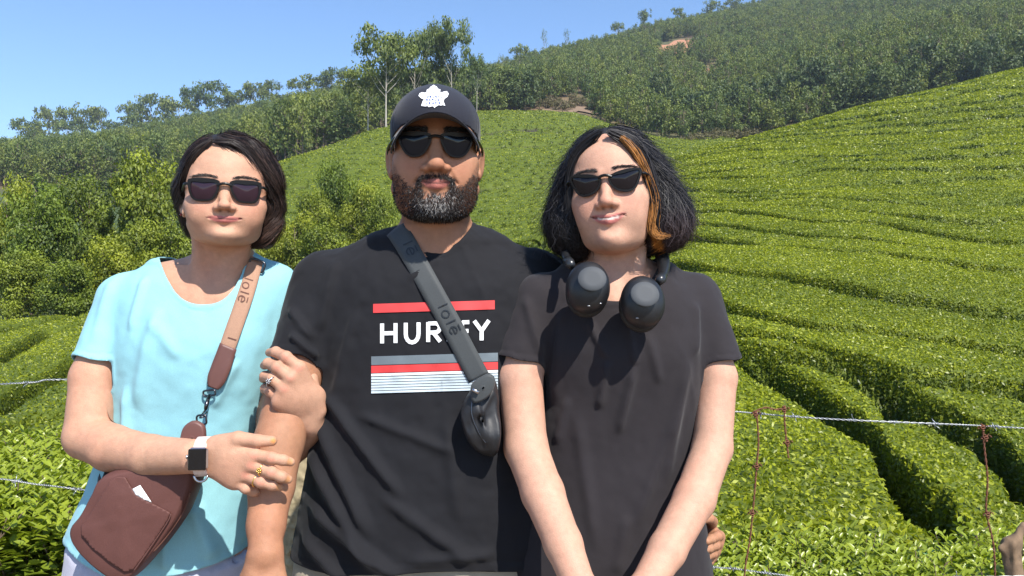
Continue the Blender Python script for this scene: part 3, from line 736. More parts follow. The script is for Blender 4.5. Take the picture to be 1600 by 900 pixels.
# the two forests, thousands of small trees each: one mass each
def forest(name, label, pts, hs, ws, keyseed, leafmat, nvar=3, kind='round', nleaf=620):
    tmpl = []
    for q in range(nvar):
        tk, v, f, sh = tree_mesh(kind, 1.0, 1.0, nleaf, 0.090 if kind == 'round' else 0.10, keyseed + q)
        tv = np.concatenate(tk.v); n0 = len(tv)
        f2 = [tuple(int(a) for a in t) for t in tk.f] + [tuple(int(a) + n0 for a in t) for t in f]
        me = bpy.data.meshes.new('far_tree'); me.from_pydata([tuple(a) for a in np.concatenate([tv, v]).tolist()], [], f2)
        at = me.attributes.new('shade', 'FLOAT', 'POINT'); at.data.foreach_set('value', np.r_[np.zeros(n0), sh].astype(np.float32))
        me.materials.append(bark_dark); me.materials.append(leafmat)
        mi = np.zeros(len(f2), np.int32); mi[len(tk.f):] = 1; me.polygons.foreach_set('material_index', mi)
        tmpl.append(bpy.data.objects.new('far_tree', me))
    me = mesh(name, pts, np.zeros((0, 4), int)) if False else bpy.data.meshes.new(name)
    me.vertices.add(len(pts)); me.vertices.foreach_set('co', np.asarray(pts, np.float32).ravel())
    r = np.random.default_rng(keyseed)
    for nm, val in (('sx', ws), ('sz', hs), ('rot', r.uniform(0, 6.28, len(pts)))):
        a = me.attributes.new(nm, 'FLOAT', 'POINT'); a.data.foreach_set('value', np.asarray(val, np.float32))
    a = me.attributes.new('pick', 'INT', 'POINT'); a.data.foreach_set('value', r.integers(0, nvar, len(pts)).astype(np.int32))
    o = bpy.data.objects.new(name, me); C.objects.link(o); tag(o, label, 'forest', kind='stuff')
    g = bpy.data.node_groups.new(name + '_nodes', 'GeometryNodeTree')
    g.interface.new_socket('Geometry', in_out='INPUT', socket_type='NodeSocketGeometry'); g.interface.new_socket('Geometry', in_out='OUTPUT', socket_type='NodeSocketGeometry')
    A = g.nodes.new; L = g.links.new
    gi, go = A('NodeGroupInput'), A('NodeGroupOutput'); iop = A('GeometryNodeInstanceOnPoints'); jg = A('GeometryNodeJoinGeometry')
    for t in reversed(tmpl):
        oi = A('GeometryNodeObjectInfo'); oi.inputs['Object'].default_value = t; oi.inputs['As Instance'].default_value = True
        L(oi.outputs['Geometry'], jg.inputs[0])
    def att(nm, ty='FLOAT'):
        n = A('GeometryNodeInputNamedAttribute'); n.data_type = ty; n.inputs['Name'].default_value = nm; return n.outputs['Attribute']
    cx = A('ShaderNodeCombineXYZ'); L(att('sx'), cx.inputs[0]); L(att('sx'), cx.inputs[1]); L(att('sz'), cx.inputs[2])
    cr = A('ShaderNodeCombineXYZ'); L(att('rot'), cr.inputs[2])
    L(gi.outputs[0], iop.inputs['Points']); L(jg.outputs[0], iop.inputs['Instance']); iop.inputs['Pick Instance'].default_value = True
    L(att('pick', 'INT'), iop.inputs['Instance Index']); L(cr.outputs[0], iop.inputs['Rotation']); L(cx.outputs[0], iop.inputs['Scale'])
    L(iop.outputs[0], go.inputs[0])
    md = o.modifiers.new('trees', 'NODES'); md.node_group = g
    return o
def fpts(px0, px1, y0, y1, pitch, keep, seed):
    r = np.random.default_rng(seed); out = []
    y = y0
    while y < y1:
        xs = np.arange(xa(px0, y), xa(px1, y), pitch); xs = xs + r.normal(0, pitch * .35, len(xs)); yy = y + r.normal(0, pitch * .35, len(xs))
        out.append(np.c_[xs, yy]); y += pitch * 0.95
    p = np.concatenate(out); px = 800 + F * p[:, 0] / p[:, 1]
    p = p[keep(px, p[:, 1])]; z = ground(p[:, 0], p[:, 1]); z += fbm(p, 0.02, 4) * np.clip((p[:, 1] - 130) / 150, 0, 1) * 3
    return np.c_[p, z - 0.3], r
def keepR(px, y):
    lo = np.interp(px, [700, 900, 960, 1040, 1300, 1600, 2200], [166, 170, 160, 152, 152, 150, 150])
    bald = (np.hypot((px - 1055) / 46, (y - 325) / 34) < 1) | (np.hypot((px - 890) / 50, (y - 180) / 16) < 1) | (np.hypot((px - 1093) / 18, (y - 262) / 9) < 1)
    thin = noise(np.c_[(px - 800) / F * y, y], 0.035, 3) > 0.42
    return (y > lo) & ~bald & ~(thin & (np.arange(len(px)) % 3 > 0))
pR, r = fpts(640, 2300, 150, 470, 4.3, keepR, 21)
n = len(pR); print('forest right', n)
forest('forest', 'eucalyptus forest covering the big hill at upper right', pR, r.uniform(5.0, 9.0, n), r.uniform(3.8, 6.2, n), 50, crown_dark if False else crown_euca)
def keepL(px, y):
    lo = np.interp(px, [-600, 0, 300, 420, 470, 560, 640], [165, 160, 160, 140, 122, 140, 165])
    return (y > lo) & ~((px > 640))
pL, r = fpts(-700, 660, 118, 460, 4.6, keepL, 22)
n = len(pL); print('forest left', n)
forest('forest', 'bluish wooded ridge running down to the left behind the grove', pL, r.uniform(6.0, 11.0, n), r.uniform(4.0, 7.0, n), 70, crown_euca)
# reddish bare earth on the right hill
def bare_earth():
    m = mat_plain('red_earth_mat', (0.42, 0.20, 0.11), 0.95, var=0.25, scale=0.4)
    m2 = mat_plain('dull_earth_mat', (0.20, 0.135, 0.085), 0.95, var=0.45, scale=0.8)
    for i, (px, y, a, b, lb) in enumerate([(1055, 334, 34, 22, 'hill'), (1093, 262, 20, 10, 'hill'), (890, 178, 44, 8, 'saddle')]):
        rr = np.random.default_rng(i); R = np.linspace(0, 1, 7); A = np.linspace(0, 2 * math.pi, 33)[:-1]; v = []
        for q in R:
            for t in A:
                k = q * (1 + .25 * math.sin(3 * t + i) + .12 * math.sin(7 * t)); v.append([xa(px + a * k * math.cos(t), y), y + b * k * math.sin(t), 0])
        v = np.array(v); z = ground(v[:, 0], v[:, 1]) + fbm(v[:, :2], 0.02, 4) * np.clip((v[:, 1] - 130) / 150, 0, 1) * 3 + 0.35; v[:, 2] = z
        f = [(p * 32 + q, p * 32 + (q + 1) % 32, (p + 1) * 32 + (q + 1) % 32, (p + 1) * 32 + q) for p in range(6) for q in range(32)]
        o = link('bare_ground', mesh('bare_ground', v, f), m if i < 2 else m2); tag(o, kind='structure')
bare_earth()
# ------------------------------------------------------------------ implicit surfaces for bodies and clothes
class SDF:
    def __init__(s): s.ops = []
    def add(s, pr, k=0.01, op='u'): s.ops.append((pr, k, op)); return s
    def __call__(s, p, far=0.5):
        d = np.full(len(p), far)
        for (fn, lo, hi), k, op in s.ops:
            mg = 0.05
            m = np.all((p > lo - mg) & (p < hi + mg), axis=1)
            if not m.any(): continue
            e = fn(p[m]); a = d[m]
            if op == 'u':
                h = np.clip(0.5 + 0.5 * (a - e) / k, 0, 1); d[m] = a * (1 - h) + e * h - k * h * (1 - h)
            elif op == 's':
                e = -e; h = np.clip(0.5 - 0.5 * (a - e) / k, 0, 1); d[m] = a * (1 - h) + e * h + k * h * (1 - h)
        return d
    def bbox(s):
        return np.min([o[0][1] for o in s.ops if o[2] == 'u'], 0), np.max([o[0][2] for o in s.ops if o[2] == 'u'], 0)
def E(c, r, R=None):
    c = np.array(c, float); r = np.array(r, float)
    def fn(p):
        q = p - c
        if R is not None: q = q @ R
        k0 = np.sqrt(((q / r) ** 2).sum(1)) + 1e-9; k1 = np.sqrt(((q / r ** 2) ** 2).sum(1)) + 1e-9
        return k0 * (k0 - 1) / k1
    m = r if R is None else np.full(3, r.max())
    return fn, c - m, c + m
def CN(a, b, ra, rb, flat=None, fs=1.0):
    """tapered limb; flat = unit vector along which the section is thinner by fs"""
    a = np.array(a, float); b = np.array(b, float); ba = b - a; L2 = (ba * ba).sum() + 1e-12
    def fn(p):
        q = p - a; h = np.clip(q @ ba / L2, 0, 1); o = q - h[:, None] * ba
        if flat is not None: o = o + flat * ((o @ flat) * (1 / fs - 1))[:, None]
        return np.linalg.norm(o, axis=1) - (ra + (rb - ra) * h)
    m = max(ra, rb)
    return fn, np.minimum(a, b) - m, np.maximum(a, b) + m
def GR(S, R, t, sc):
    """inner solid in its own frame: world = R @ (sc * local) + t"""
    R = np.array(R, float); t = np.array(t, float); sc = np.array(sc, float); lo, hi = S.bbox()
    cs = np.array([[x, y, z] for x in (lo[0], hi[0]) for y in (lo[1], hi[1]) for z in (lo[2], hi[2])]) * sc @ R.T + t
    def fn(p): return S(((p - t) @ R) / sc) * sc.min()
    return fn, cs.min(0), cs.max(0)
def LOFT(rows, n=2.5, off=0.0):
    """rows: (z, cx, cy, a, b) from top to bottom"""
    rows = np.array(sorted([list(map(float, q)) for q in rows])); z = rows[:, 0]
    zz = np.linspace(z[0], z[-1], 200)
    tab = np.array([np.convolve(np.pad(np.interp(zz, z, rows[:, i]), 9, mode='edge'), np.hanning(21)[1:-1] / np.hanning(21).sum(), 'valid') for i in range(1, 5)])
    def fn(p):
        cz = np.clip(p[:, 2], z[0], z[-1]); cx, cy, a, b = [np.interp(cz, zz, t) for t in tab]
        qx, qy = (p[:, 0] - cx), (p[:, 1] - cy); r = (np.abs(qx / a) ** n + np.abs(qy / b) ** n) ** (1 / n) + 1e-9
        l = np.hypot(qx, qy); d = l * (1 - 1 / r); d = np.maximum(d, (r - 1) * np.minimum(a, b)) if False else d
        d = np.where(r < 0.3, -0.7 * np.minimum(a, b), d)
        e = np.abs(p[:, 2] - cz)
        return np.where(e > 0, np.sqrt(np.maximum(d, 0) ** 2 + e ** 2) + np.where(d < 0, 0, 0), d) + off
    m = rows[:, 3].max(), rows[:, 4].max()
    return fn, np.array([rows[:, 1].min() - m[0], rows[:, 2].min() - m[1], z[0]]), np.array([rows[:, 1].max() + m[0], rows[:, 2].max() + m[1], z[-1]])

def grad(S, p, e=5e-4):
    g = np.stack([S(p + np.eye(3)[i] * e) - S(p - np.eye(3)[i] * e) for i in range(3)], 1)
    return g / (np.linalg.norm(g, axis=1)[:, None] + 1e-12)
def surf(S, lo, hi, h, proj=2):
    lo = np.array(lo, float); n = np.ceil((np.array(hi) - lo) / (4 * h)).astype(int) + 1
    ax = [lo[i] + 4 * h * np.arange(n[i] + 1) for i in range(3)]
    G = np.stack(np.meshgrid(*ax, indexing='ij'), -1).reshape(-1, 3); Dc = S(G).reshape(n + 1)
    nf = n * 4 + 1; D = np.full(nf, 1.0)
    # coarse sign everywhere, fine values near the surface
    cm = np.minimum.reduce([np.abs(Dc[i:n[0] + i, j:n[1] + j, k:n[2] + k]) for i in (0, 1) for j in (0, 1) for k in (0, 1)])
    near = cm < 4 * h * 1.3
    D[:-1, :-1, :-1] = np.repeat(np.repeat(np.repeat(np.sign(Dc[:-1, :-1, :-1]), 4, 0), 4, 1), 4, 2)
    bi = np.argwhere(near); o5 = np.stack(np.meshgrid(*[np.arange(5)] * 3, indexing='ij'), -1).reshape(-1, 3)
    ii = (bi[:, None] * 4 + o5[None]).reshape(-1, 3); flat = np.unique(np.ravel_multi_index(ii.T, nf))
    ijk = np.stack(np.unravel_index(flat, nf), 1); vals = S(lo + ijk * h); D.ravel()[flat] = vals
    C8 = [(i, j, k) for i in (0, 1) for j in (0, 1) for k in (0, 1)]; sg = D < 0
    sh = [sg[i:nf[0] - 1 + i, j:nf[1] - 1 + j, k:nf[2] - 1 + k] for i, j, k in C8]
    cnt = np.sum(sh, 0); act = (cnt > 0) & (cnt < 8); nearf = np.repeat(np.repeat(np.repeat(near, 4, 0), 4, 1), 4, 2); act &= nearf
    ca = np.argwhere(act); idx = -np.ones(act.shape, int); idx[tuple(ca.T)] = np.arange(len(ca))
    acc = np.zeros((len(ca), 3)); w_ = np.zeros(len(ca))
    for a in range(8):
        for b in range(a + 1, 8):
            da = np.array(C8[a]); db = np.array(C8[b])
            if np.abs(da - db).sum() != 1: continue
            va = D[tuple((ca + da).T)]; vb = D[tuple((ca + db).T)]; m = (va < 0) != (vb < 0)
            t = np.where(m, va / (va - vb + 1e-15), 0)[:, None]; acc += np.where(m[:, None], da + (db - da) * t, 0); w_ += m
    v = lo + (ca + acc / w_[:, None]) * h
    fs = []
    for axn in range(3):
        u, w2 = [(1, 2), (2, 0), (0, 1)][axn]
        sl0 = [slice(None)] * 3; sl1 = [slice(None)] * 3; sl0[axn] = slice(0, -1); sl1[axn] = slice(1, None)
        s0 = sg[tuple(sl0)]; s1 = sg[tuple(sl1)]; e = np.argwhere(s0 != s1); e = e[(e[:, u] > 0) & (e[:, w2] > 0) & (e[:, u] < nf[u] - 1) & (e[:, w2] < nf[w2] - 1)]
        du = np.eye(3, dtype=int)[u]; dw = np.eye(3, dtype=int)[w2]
        q = np.stack([idx[tuple((e - du - dw).T)], idx[tuple((e - dw).T)], idx[tuple(e.T)], idx[tuple((e - du).T)]], 1)
        ok = (q >= 0).all(1); q = q[ok]; fl = sg[tuple(e[ok].T)]; q[~fl] = q[~fl][:, ::-1]; fs.append(q)
    f = np.concatenate(fs)
    for _ in range(proj):
        g = grad(S, v); d = S(v); v = v - g * np.clip(d, -h, h)[:, None]
    return v, f
def vnormals(v, f):
    a = np.cross(v[f[:, 2]] - v[f[:, 0]], v[f[:, 3]] - v[f[:, 1]]); n = np.zeros_like(v)
    for i in range(4):
        for c in range(3): n[:, c] += np.bincount(f[:, i], a[:, c], len(v))
    return n / (np.linalg.norm(n, axis=1)[:, None] + 1e-12)
def clip(v, f, g):
    """cut the quad mesh where g > 0, moving the cut vertices onto g = 0"""
    keep = (g[f] < 0).any(1); f = f[keep]; v = v.copy()
    e = np.concatenate([f[:, [0, 1]], f[:, [1, 2]], f[:, [2, 3]], f[:, [3, 0]]]); e = np.concatenate([e, e[:, ::-1]])
    e = e[(g[e[:, 0]] > 0) & (g[e[:, 1]] < 0)]; t = (g[e[:, 0]] / (g[e[:, 0]] - g[e[:, 1]]))[:, None]
    p = v[e[:, 0]] * (1 - t) + v[e[:, 1]] * t; cnt = np.bincount(e[:, 0], minlength=len(v)); acc = np.stack([np.bincount(e[:, 0], p[:, i], len(v)) for i in range(3)], 1)
    m = cnt > 0; v[m] = acc[m] / cnt[m][:, None]
    orphan = (g > 0) & ~m; f = f[~orphan[f].any(1)]
    u, inv = np.unique(f, return_inverse=True); v = v[u]; f = inv.reshape(f.shape)
    e = np.concatenate([f[:, [0, 1]], f[:, [1, 2]], f[:, [2, 3]], f[:, [3, 0]]]); key = np.sort(e, 1); _, fi, ct = np.unique(key, axis=0, return_index=True, return_counts=True); be = key[fi[ct == 1]]
    for _ in range(6):                              # smooth the cut edge along itself
        acc = np.zeros_like(v); cn = np.zeros(len(v))
        for a, b in ((0, 1), (1, 0)):
            for k in range(3): acc[:, k] += np.bincount(be[:, a], v[be[:, b], k], len(v))
            cn += np.bincount(be[:, a], minlength=len(v))
        m = cn == 2; v[m] = .5 * v[m] + .5 * acc[m] / 2
    return v, f, u

def rot(yaw=0, pitch=0, roll=0):
    """pitch > 0 lifts the face, yaw > 0 turns it to the picture's right, roll > 0 tips the crown to the right"""
    y, p, r = map(math.radians, (yaw, pitch, roll))
    Ry = np.array([[math.cos(y), -math.sin(y), 0], [math.sin(y), math.cos(y), 0], [0, 0, 1]])
    Rp = np.array([[1, 0, 0], [0, math.cos(p), math.sin(p)], [0, -math.sin(p), math.cos(p)]])
    Rr = np.array([[math.cos(r), 0, math.sin(r)], [0, 1, 0], [-math.sin(r), 0, math.cos(r)]])
    return Ry @ Rr @ Rp

# ------------------------------------------------------------------ a head
def head_sdf(o):
    """front is -y, eyes at z = 0, crown at +.112, chin at -.110; o = the person's own proportions"""
    S = SDF(); g = o.get
    jw, cw, chk, nw, nl, lip = g('jaw', 1), g('chin', 1), g('cheek', 1), g('nosew', 1), g('nosel', 1), g('lip', 1)
    S.add(E((0, .012, .030), (.075 * g('cran', 1), .097, .083)))
    S.add(E((0, -.036, .030), (.063 * g('cran', 1), .056, .062)), .03)
    S.add(E((0, -.030, -.026), (.063, .058, .062)), .03)
    S.add(E((0, -.052, -.060), (.038 * cw, .040, .036)), .025)
    for s in (-1, 1):
        S.add(CN((s * .055 * jw, .012, -.058), (s * .040 * jw, -.030, -.084), .018, .018), .03)
        S.add(CN((s * .040 * jw, -.030, -.084), (s * .012 * cw, -.070, -.097), .018, .015), .022)
        S.add(E((s * .047, -.050, -.022), (.021, .024, .017)), .022)
        S.add(E((s * .037 * jw, -.053, -.050), (.026 * chk, .026 * chk, .030 * chk)), .022)
        S.add(CN((s * .012, -.085, .019), (s * .048, -.068, .021), .0075, .009), .015)
        S.add(E((s * .032, -.097, -.002), (.019, .017, .012)), .014, 's')
        S.add(E((s * .032, -.0745, -.002), (.0145, .0125, .0105)), .004)
    S.add(E((0, -.073, -.097), (.020 * cw, .0185, .0145)), .016)
    S.add(E((0, -.020, -.088), (.040 * jw, .045, .022 * g('under', 1))), .03)
    S.add(CN((0, -.083, .008), (0, -.103 * (1 + .02 * (nl - 1)), -.028 * nl), .0062 * nw, .0090 * nw), .010)
    S.add(E((0, -.1055, -.0345 * nl), (.0115 * nw, .0105, .0092)), .007)
    for s in (-1, 1):
        S.add(E((s * .0135 * nw, -.0950, -.0385 * nl), (.0078 * nw, .0100, .0072)), .006)
        S.add(E((s * .0068 * nw, -.1020, -.0452 * nl), (.0038, .0052, .0026)), .002, 's')
    zl = -.0635
    cz = g('smile', .003); mw = g('mw', 1.0); zm = lambda x: zl + cz * (abs(x) / (.026 * mw)) ** 1.6
    for s in (-1, 1):
        S.add(CN((s * .0030, -.0920, zm(0) + .0046 * lip), (s * .0235 * mw, -.0855 + .006 * (mw - 1) * 5 * .4, zm(.0235 * mw) + .0010), .0044 * lip, .0018), .006)
        S.add(CN((0, -.0905, zm(0) - .0058 * lip), (s * .0195 * mw, -.0862 + .01 * (mw - 1), zm(.0195 * mw) - .0028), .0058 * lip, .0020), .006)
        for a, b in ((0, .009 * mw), (.009 * mw, .018 * mw), (.018 * mw, .0265 * mw)):
            ya = lambda x: -.1002 + 18.5 * x * x
            S.add(CN((s * a, ya(a), zm(a)), (s * b, ya(b), zm(b)), .0012, .0012), .0028, 's')
    S.add(E((0, -.1005, -.083), (.016, .009, .006)), .012, 's')
    for s in (-1, 1):
        if g('fold'): S.add(CN((s * .020, -.094, -.040), (s * .034, -.084, -.062), .0012, .0012), .006, 's')
        R = rot(s * -22, 0, s * 6); R2 = R
        S.add(E((s * .0785, .010, -.012), (.0058, .0175, .031), R), .006)
        S.add(E((s * .0865, .007, -.008), (.0060, .0105, .0185), R2), .005, 's')
        S.add(E((s * .0755, .001, -.034), (.0050, .0085, .0090)), .005)
    return S

def zmouth(q, cz): return -.0635 + cz * (np.abs(q[:, 0]) / .026) ** 1.6
def lipmask(q, lip=1.0, cz=.003, mw=1.0):
    z = q[:, 2] - zmouth(q / np.array([mw, 1, 1]), cz); x = np.abs(q[:, 0]) / mw; up = (x / .0268) ** 2 + (np.maximum(z, 0) / (.0080 * lip * (1 - .10 * np.exp(-(x / .003) ** 2)))) ** 2 + (np.minimum(z, 0) / .004) ** 2; dn = (x / .0225) ** 2 + (np.minimum(z, 0) / (.0108 * lip)) ** 2 + (np.maximum(z, 0) / .004) ** 2
    return sm(1.15, .75, np.minimum(up, dn)) * (q[:, 1] < -.07)
def browmask(q, arch=.004, th=.0034):
    x = np.abs(q[:, 0]); zc = .0235 + arch * np.sin(np.clip((x - .012) / .045, 0, 1) * 2.6)
    t = th * (1.15 - .6 * np.clip((x - .012) / .045, 0, 1))
    return sm(1.6, .6, np.abs(q[:, 2] - zc) / t) * sm(.009, .014, x) * sm(.058, .050, x) * (q[:, 1] < -.03)

# ------------------------------------------------------------------ hands
def hand(S, wrist, knuckles, chains, thumb, r=1.0, wr=.021, flat=None, elbowdir=None):
    """wrist: centre; knuckles: four points; chains: per finger the joints after the knuckle; thumb: whole chain"""
    wrist = np.array(wrist, float); K = [np.array(k, float) for k in knuckles]
    H = SDF(); mid = (K[1] + K[2]) / 2; across = K[0] - K[3]; across /= np.linalg.norm(across); fw = mid - wrist; fw /= np.linalg.norm(fw); nn = np.cross(fw, across); nn /= np.linalg.norm(nn)
    for i, k in enumerate(K):
        b = wrist + across * (.016, .006, -.005, -.015)[i] * r
        H.add(CN(b, k, .0135 * r, (.0118, .0115, .0108, .0100)[i] * r), .012)
    H.add(E(wrist * .45 + mid * .55, (.030 * r, .030 * r, .013 * r), np.stack([fw, across, np.cross(fw, across)], 1)), .012)
    for i, (k, ch) in enumerate(zip(K, chains)):
        pts = [k] + [np.array(c, float) for c in ch]; rr = np.array([.0100, .0090, .0080, .0066]) * r * (1.0, 1.02, .97, .86)[i]
        F_ = SDF()
        for a in range(len(pts) - 1):
            F_.add(CN(pts[a], pts[a + 1], rr[min(a, 3)], rr[min(a + 1, 3)]), .003)
        for a in range(1, len(pts) - 1): F_.add(E(pts[a], np.full(3, rr[a] * 1.06)), .002)
        lo, hi = F_.bbox(); H.add((F_, lo, hi), .0035)
    T = [np.array(c, float) for c in thumb]; rr = np.array([.0150, .0120, .0100, .0078]) * r
    for a in range(len(T) - 1): H.add(CN(T[a], T[a + 1], rr[a], rr[a + 1]), .010 if a == 0 else .003)
    lo, hi = H.bbox(); S.add((H, lo, hi), .012)
def auto_hand(S, wrist, fwd, back, thumbside, r=1.0, curl=(.35, .4, .45, .5), tcurl=.0):
    """relaxed hand from a frame: returns nothing, adds to S"""
    f = np.array(fwd, float); f /= np.linalg.norm(f); n = np.array(back, float); n -= f * (n @ f); n /= np.linalg.norm(n); t = np.cross(f, n) * thumbside
    W = lambda u, v, w_: np.array(wrist) + (f * u + t * v + n * w_) * r
    kk = [(.088, .028, .003), (.092, .0095, .006), (.087, -.0095, .005), (.077, -.027, .001)]; LL = [(.042, .025, .020), (.046, .028, .021), (.042, .026, .020), (.033, .020, .018)]
    ch = []
    for i in range(4):
        a = 0; p = np.array(kk[i]); c = []; sp = (.10, .03, -.04, -.12)[i]
        for j in range(3):
            a += curl[i] * (0.8, 1.2, .8)[j]; p = p + np.array([math.cos(a) * math.cos(sp), math.cos(a) * math.sin(sp), -math.sin(a)]) * LL[i][j]; c.append(W(*p))
        ch.append(c)
    hand(S, wrist, [W(*k) for k in kk], ch, [W(.018, .020, -.006), W(.050, .042, -.014 - tcurl * .01), W(.080, .054, -.020 - tcurl * .015), W(.102, .056, -.026 - tcurl * .02)], r)

# ------------------------------------------------------------------ hair strands
def strands(start, flow, n_steps, step, S, lift, width, seed, wob=0.25, curlf=None, stop=None):
    """hairs that lie on solid S: start (N,3); flow(p, i) -> direction; returns ribbons"""
    r = np.random.default_rng(seed); n = len(start); p = start.copy(); lf = np.broadcast_to(lift, (n,)).copy(); path = [p]; nrm = []
    ph = r.uniform(0, 6.28, n); jit = r.normal(0, wob, (n, 3)); st = step * r.uniform(.75, 1.1, n)
    for i in range(n_steps):
        g = grad(S, p, 1e-3); nrm.append(g); d = flow(p, i) + jit * .35
        if curlf: d = d + curlf(p, i, ph)
        d = d - g * (d * g).sum(1)[:, None]; d /= np.linalg.norm(d, axis=1)[:, None] + 1e-9
        p = p + d * st[:, None]; s = S(p); tgt = lf * (1 + i / n_steps); p = p + grad(S, p, 1e-3) * (np.clip(tgt - s, -.008, .008))[:, None]
        path.append(p)
    nrm.append(grad(S, p, 1e-3)); return np.array(path), np.array(nrm)
def ribbons(path, nrm, width, seed, taper=True):
    m, n = path.shape[:2]; t = np.gradient(path, axis=0); t /= np.linalg.norm(t, axis=2)[..., None] + 1e-9
    s = np.cross(t, nrm); s /= np.linalg.norm(s, axis=2)[..., None] + 1e-9
    w_ = width * np.ones((m, n)) if np.isscalar(width) else np.broadcast_to(width, (m, n))
    if taper: w_ = w_ * (1 - .75 * np.linspace(0, 1, m) ** 3)[:, None]
    r = np.random.default_rng(seed); tw = r.normal(0, .35, n); s = s * np.cos(tw)[None, :, None] + nrm * np.sin(tw)[None, :, None]
    v = np.stack([path - s * w_[..., None] / 2, path + s * w_[..., None] / 2], 2)          # m,n,2,3
    v = v.transpose(1, 0, 2, 3).reshape(-1, 3); i = np.arange(n)[:, None] * (2 * m) + np.arange(m - 1)[None] * 2; i = i.ravel()
    f = np.stack([i, i + 1, i + 3, i + 2], 1); return v, f, np.repeat(r.random(n), 2 * m)

def mat_hair(name, a, b_, rough=0.42, attr='tint'):
    m, n, b, _ = nodes(name); at = N(n, 'ShaderNodeVertexColor', layer_name='tint')
    n.links.new(at.outputs[0], b.inputs['Base Color']); b.inputs['Roughness'].default_value = rough + .12; b.inputs['Specular IOR Level'].default_value = 0.32
    return m
skin_mat = mat_skin('skin_mat'); hair_mat = mat_hair('hair_mat', None, None)
hairvol_mat = mat_plain('hair_under_mat', (0.012, 0.010, 0.010), 0.6, scale=200, var=.3)

def person(label, loc):
    return thing('person', label, 'person', loc)
def add_body(t, S, regions, tintfn, name='body'):
    V = []; Fq = []; n0 = 0
    for lo, hi, h, cut in regions:
        v, f = surf(S, lo, hi, h)
        if cut is not None:
            v, f, _ = clip(v, f, cut(v))
        V.append(v); Fq.append(f + n0); n0 += len(v)
    v = np.concatenate(V); f = np.concatenate(Fq); T = tintfn(v)
    o = link(name, mesh(name, v - np.array(t.location), f, cols={'tint': T}), skin_mat, t)
    print(name, len(f)); return o, v, f
def bvh(v, f): return BVHTree.FromPolygons([tuple(a) for a in v.tolist()], [tuple(a) for a in f.tolist()])

def onto(tree, pts, gap, d=(0, 1, 0), back=1.2):
    """drop points onto a surface along d; keeps height gap in front"""
    out = []; dv = Vector(d).normalized()
    last = None
    for p in pts:
        h = tree.ray_cast(Vector(p) - dv * back, dv)
        if h[0] is None: out.append(np.array(p) if last is None else np.array([p[0], last, p[2]])); continue
        q = np.array(h[0]) - np.array(dv) * gap; last = q[1]; out.append(q)
    return np.array(out)
def project_px(tree, px, py, gap):
    """the point of a surface seen at photo pixels (used to lay prints and straps on cloth)"""
    out = []
    for a, b in zip(np.ravel(px), np.ravel(py)):
        d = Vector(((a - 800) / F, 1, (450 - b) / F)).normalized(); h = tree.ray_cast(Vector((0, 0, CAMZ)), d)
        out.append(np.array(h[0]) - np.array(d) * gap if h[0] is not None else np.array([np.nan] * 3))
    return np.array(out)
# ------------------------------------------------------------------ the three people
def rowsof(tab, d):
    out = []
    for py, l, r, b, dy in tab:
        a = P(l, py, d); c = P(r, py, d); out.append(((a[2] + c[2]) / 2, (a[0] + c[0]) / 2, d + dy, (c[0] - a[0]) / 2, b))
    return out
def folds(v, n, fn): return v + n * fn(v)[:, None]
def ridge(p, s, off): return 1 - np.abs(noise(p, s, off)) * 2

